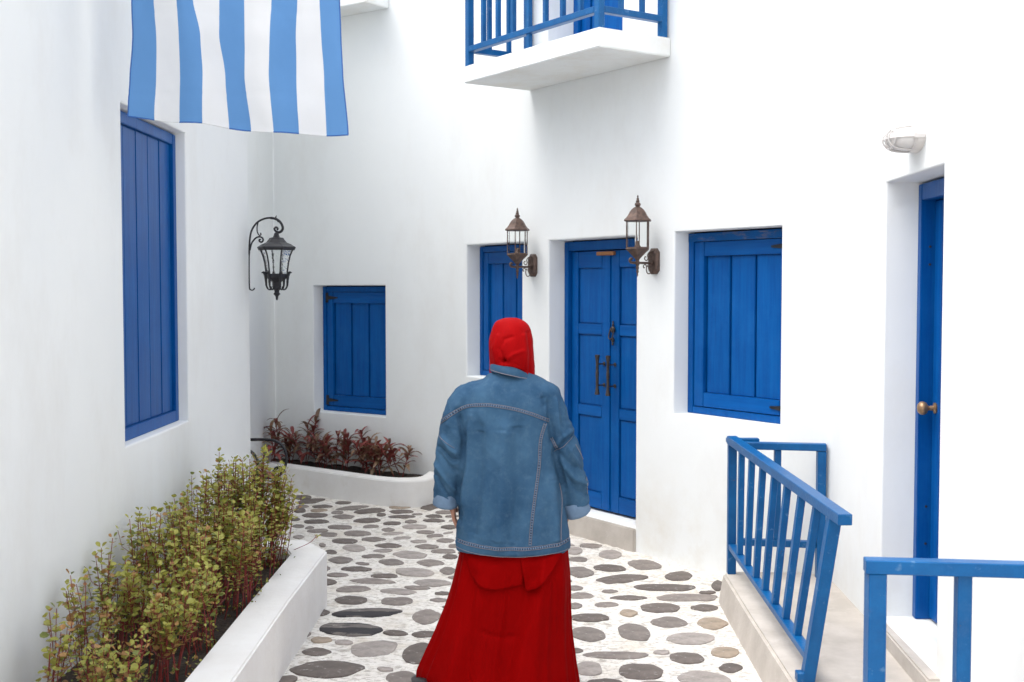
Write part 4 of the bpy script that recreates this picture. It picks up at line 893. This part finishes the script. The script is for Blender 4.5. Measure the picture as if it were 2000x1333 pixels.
# shoes
for (x, y, a) in ((-.385, -.02, 10), (.14, .12, -5)):
    bm = bmesh.new(); rr = []
    for q, w_, h_ in ((-.12, .018, .03), (-.11, .030, .062), (-.06, .036, .070), (0, .038, .062), (.06, .046, .050), (.11, .042, .038), (.14, .022, .026)):
        ring = []
        for k in range(16):
            t = k * 2 * math.pi / 16; ring.append(bm.verts.new((w_ * math.cos(t), q, max(0.0, h_ * .5 + h_ * .5 * math.sin(t)))))
        rr.append(ring)
    for a_, b_ in zip(rr, rr[1:]):
        for k in range(16): bm.faces.new((a_[k], a_[(k + 1) % 16], b_[(k + 1) % 16], b_[k]))
    bm.faces.new(rr[0][::-1]); bm.faces.new(rr[-1]); o = obj('shoe', bm, M['shoe'], per, smooth=50); o.location = (x, y, .008); o.rotation_euler = (0, 0, R(a))

# ---------------------------------------------------------------- shrubs in the near planter
random.seed(5)
LV = [((0, 0, 0), (-.42, .35, .10), (-.50, .72, .13), (-.22, 1.05, .04), (.22, 1.05, .04), (.50, .72, .13), (.42, .35, .10), (0, .60, -.02))]
def add_leaf(V, F, mi, pos, d, up, size, m):
    d = d.normalized(); s = d.cross(up); s = s.normalized() if s.length > 1e-4 else Vector((1, 0, 0)); u = s.cross(d); b = len(V)
    for x, y, z in LV[0]: V.append(tuple(pos + s * x * size + d * y * size + u * z * size))
    for k in range(6): F.append((b + 7, b + k, b + k + 1)); mi.append(m)
    F.append((b + 7, b + 6, b)); mi.append(m)
def rv(a=1): return Vector((random.uniform(-a, a), random.uniform(-a, a), random.uniform(-a, a)))
def shrub(x, y, htop, nst, spread, label, group=None, lean=0., bare=.45):
    t = thing('shrub', label, 'shrub', (x, y, .23), 0, group); V = []; F = []; mi = []; bm = bmesh.new()
    for s in range(nst):
        h = (htop - .23) * (random.uniform(.62, 1.02) if s else 1.0); a = random.uniform(0, 6.28); q = spread * math.sqrt(random.random())
        base = Vector((q * .75 * math.cos(a), q * .9 * math.sin(a), 0)); tip = base + Vector((random.uniform(-.05, .06) + lean, random.uniform(-.06, .06), h))
        mid = base.lerp(tip, .5) + rv(.018); pts = smoothpts([base, mid, tip], 5)
        tube(bm, pts, [.0026 - .0013 * i / len(pts) for i in range(len(pts))], 4, cap=False)
        b0_ = random.uniform(bare * .7, bare * 1.5); L = h; npair = int(L * (1 - b0_) / .0225)
        def leaves(pa, n, f0, sz):
            for j in range(n):
                f = f0 + (1 - f0) * j / max(1, n - 1); i_ = f * (len(pa) - 1); i0 = min(int(i_), len(pa) - 2); p = pa[i0].lerp(pa[i0 + 1], i_ - i0)
                if random.random() < .06: continue
                rot = j * 1.57 + random.uniform(-.5, .5) + s
                low = f < .55
                for k in (0, 1):
                    if low and random.random() < .38: continue
                    an = rot + k * math.pi; d = Vector((math.cos(an), math.sin(an), random.uniform(-.15, .7) if f < .97 else 1.1))
                    rr = random.random(); m = 2 if rr < (.13 + .22 * (f < .5)) * (1.7 if y < 4.6 else .8) else (1 if rr > .72 + (f > .8) * .2 else 0)
                    add_leaf(V, F, mi, p + d.normalized() * .006, d, Vector((0, 0, 1)) + rv(.5), sz * random.uniform(.6, 1.15) * (1.05 if .5 < f < .93 else .8), m)
        leaves(pts, npair, b0_, .028)
        for k in range(random.randint(1, 3)):
            f = random.uniform(.35, .9); i_ = int(f * (len(pts) - 1)); p = pts[i_]; an = random.uniform(0, 6.28); l2 = random.uniform(.05, .12)
            tw = [p, p + Vector((math.cos(an) * l2 * .45, math.sin(an) * l2 * .45, l2 * .35)), p + Vector((math.cos(an) * l2 * .62, math.sin(an) * l2 * .62, l2))]
            tube(bm, tw, .0014, 3, cap=False); leaves(smoothpts(tw, 3), random.randint(3, 6), .3, .022)
    for k in range(int(nst * 1.2)):      # small low growth at the foot
        p = Vector((random.uniform(-.09, .13), random.uniform(-.13, .13), random.uniform(.005, .09)))
        for j in range(4): add_leaf(V, F, mi, p + rv(.015), rv() + Vector((0, 0, .4)), Vector((0, 0, 1)) + rv(.5), random.uniform(.009, .016), random.choice((0, 1, 1, 2)))
    obj('stems', bm, M['redstem'], t, kind='stuff')
    o = obj('leaves', (V, [], F), [M['leafgreen'], M['leafdark'], M['leafrust']], t, kind='stuff')
    o.data.polygons.foreach_set('material_index', mi); return t
LB = 'olive green shrub with red stems in the middle of the near planter'; GB = 'shrubs massed in the near planter'
shrub(-1.62, 4.08, .62, 6, .05, 'thin shrub sprig standing apart at the left foot of the left wall', bare=.2)
shrub(-1.60, 4.42, .66, 9, .07, 'sparse rust tinged shrub beside the thin sprig in the near planter', bare=.25)
shrub(-1.42, 4.10, .50, 16, .13, LB, GB, bare=.2); shrub(-1.36, 4.48, .56, 20, .13, LB, GB)
shrub(-1.63, 4.80, .72, 8, .05, 'slender tall shrub spike rising against the left wall', bare=.2)
for (x, y, h_, n_) in ((-1.52, 4.72, .62, 20), (-1.31, 4.86, .60, 18), (-1.60, 5.14, .76, 18), (-1.42, 5.12, .69, 22), (-1.30, 5.42, .68, 18), (-1.58, 5.46, .79, 20), (-1.45, 5.60, .74, 22), (-1.30, 5.84, .72, 18), (-1.55, 5.92, .80, 20)): shrub(x, y, h_, n_, .13, LB, GB)
shrub(-1.42, 6.14, .84, 24, .12, LB, GB)
shrub(-1.36, 6.34, .87, 26, .10, 'tallest shrub at the far end of the near planter by the wall corner', lean=.05)
shrub(-1.29, 6.34, .72, 16, .07, 'shorter shrub leaning over the far end of the planter rim towards the path', lean=.06, bare=.25)
shrub(-1.54, 6.34, .86, 20, .10, LB, GB)
# ---------------------------------------------------------------- red leaved plants in the far planter
def blade(len_, w_, droop, name):
    V = []; F = []; n = 6
    for i in range(n + 1):
        f = i / n; a = .95 - droop * f; 
        x = len_ * (f - .12 * f * f * droop); z = len_ * (.75 * f - droop * .72 * f * f); ww = w_ * math.sin(math.pi * min(1, (f * .93 + .07)) ** .8) ** .8 if f < 1 else 0.0005
        V += [(x, -ww, z + ww * .35), (x, 0, z), (x, ww, z + ww * .35)]
    for i in range(n):
        k = i * 3; F += [(k, k + 1, k + 4, k + 3), (k + 1, k + 2, k + 5, k + 4)]
    me = bpy.data.meshes.new(name); me.from_pydata(V, [], F)
    for p in me.polygons: p.use_smooth = True
    return me
BL = []
for i, (l, w_, d) in enumerate(((.14, .016, .8), (.16, .018, 1.05), (.12, .015, .65), (.155, .020, 1.2))):
    for mm_ in ('maroon', 'bronzegreen'): me = blade(l, w_, d, 'leaf'); me.materials.append(M[mm_]); BL.append(me)
def redplant(x, y, nst, hh, label, group=None):
    t = thing('red_leaved_plant', label, 'plant', (x, y, .16), random.uniform(0, 6), group)
    for s in range(nst):
        h = hh * random.uniform(.65, 1); base = Vector((random.uniform(-.06, .06), random.uniform(-.06, .06), 0)); tip = base + Vector((random.uniform(-.09, .09), random.uniform(-.08, .08), h))
        st = obj('stem', (lambda b: (tube(b, smoothpts([base, base.lerp(tip, .5) + rv(.012), tip], 3), .0038, 5), b)[1])(bmesh.new()), M['redstem'], t)
        nl = 12
        for j in range(nl):
            f = .25 + .75 * (j / (nl - 1)) ** .75; p = base.lerp(tip, f); me = random.choice(BL)
            o = bpy.data.objects.new('leaf', me); COL.objects.link(o); o.parent = t; o.location = p
            o.rotation_euler = (random.uniform(-.2, .2), random.uniform(-.45, .05) + (.2 if f < .5 else -.15 * (f > .9)), j * 2.4 + s + random.uniform(-.3, .3)); k = random.uniform(.75, 1.15) * (1.1 if f < .6 else .9); k *= 1.12; o.scale = (k, k, k)
GR = 'red leaved plants in the far planter'; LR = 'maroon leaved plant among others in the far planter below the blue shutter'
e1_, e2_ = Vector((-2.05, 10.56)), Vector((-.86, 9.70))
for i in range(9):
    p = e1_.lerp(e2_, (i + .4) / 9) + Vector((random.uniform(-.03, .03), random.uniform(0, .12)))
    if i == 8: redplant(p.x, p.y, 3, .30, 'maroon leaved plant at the rounded right end of the far planter')
    elif i == 1: redplant(p.x + .05, p.y + .1, 3, .42, 'tallest red leaved plant, behind the iron seat arm in the far planter')
    else: redplant(p.x, p.y, 3 if i % 2 else 4, random.uniform(.27, .36), LR, GR)
redplant(-2.11, 10.44, 3, .42, 'red leaved plant at the left end of the far planter, by the wall corner')
# one fallen twig reaching over the planter rim
t = thing('twig', 'thin bare twig with a few leaves lying over the far end of the planter rim', 'twig', (-1.24, 6.45, .30)); bm = bmesh.new()
pts = smoothpts([(0, 0, -.01), (.06, .02, .012), (.12, .03, .04), (.155, .04, .075)], 4); tube(bm, pts, .0018, 5); obj('stem', bm, M['redstem'], t)
V = []; F = []; mi = []
for k in range(7): add_leaf(V, F, mi, pts[-1] + rv(.012), rv() + Vector((0, 0, .3)), Vector((0, 0, 1)) + rv(.4), .014, random.choice((0, 0, 2)))
o = obj('leaves', (V, [], F), [M['leafgreen'], M['leafdark'], M['leafrust']], t, kind='stuff'); o.data.polygons.foreach_set('material_index', mi)
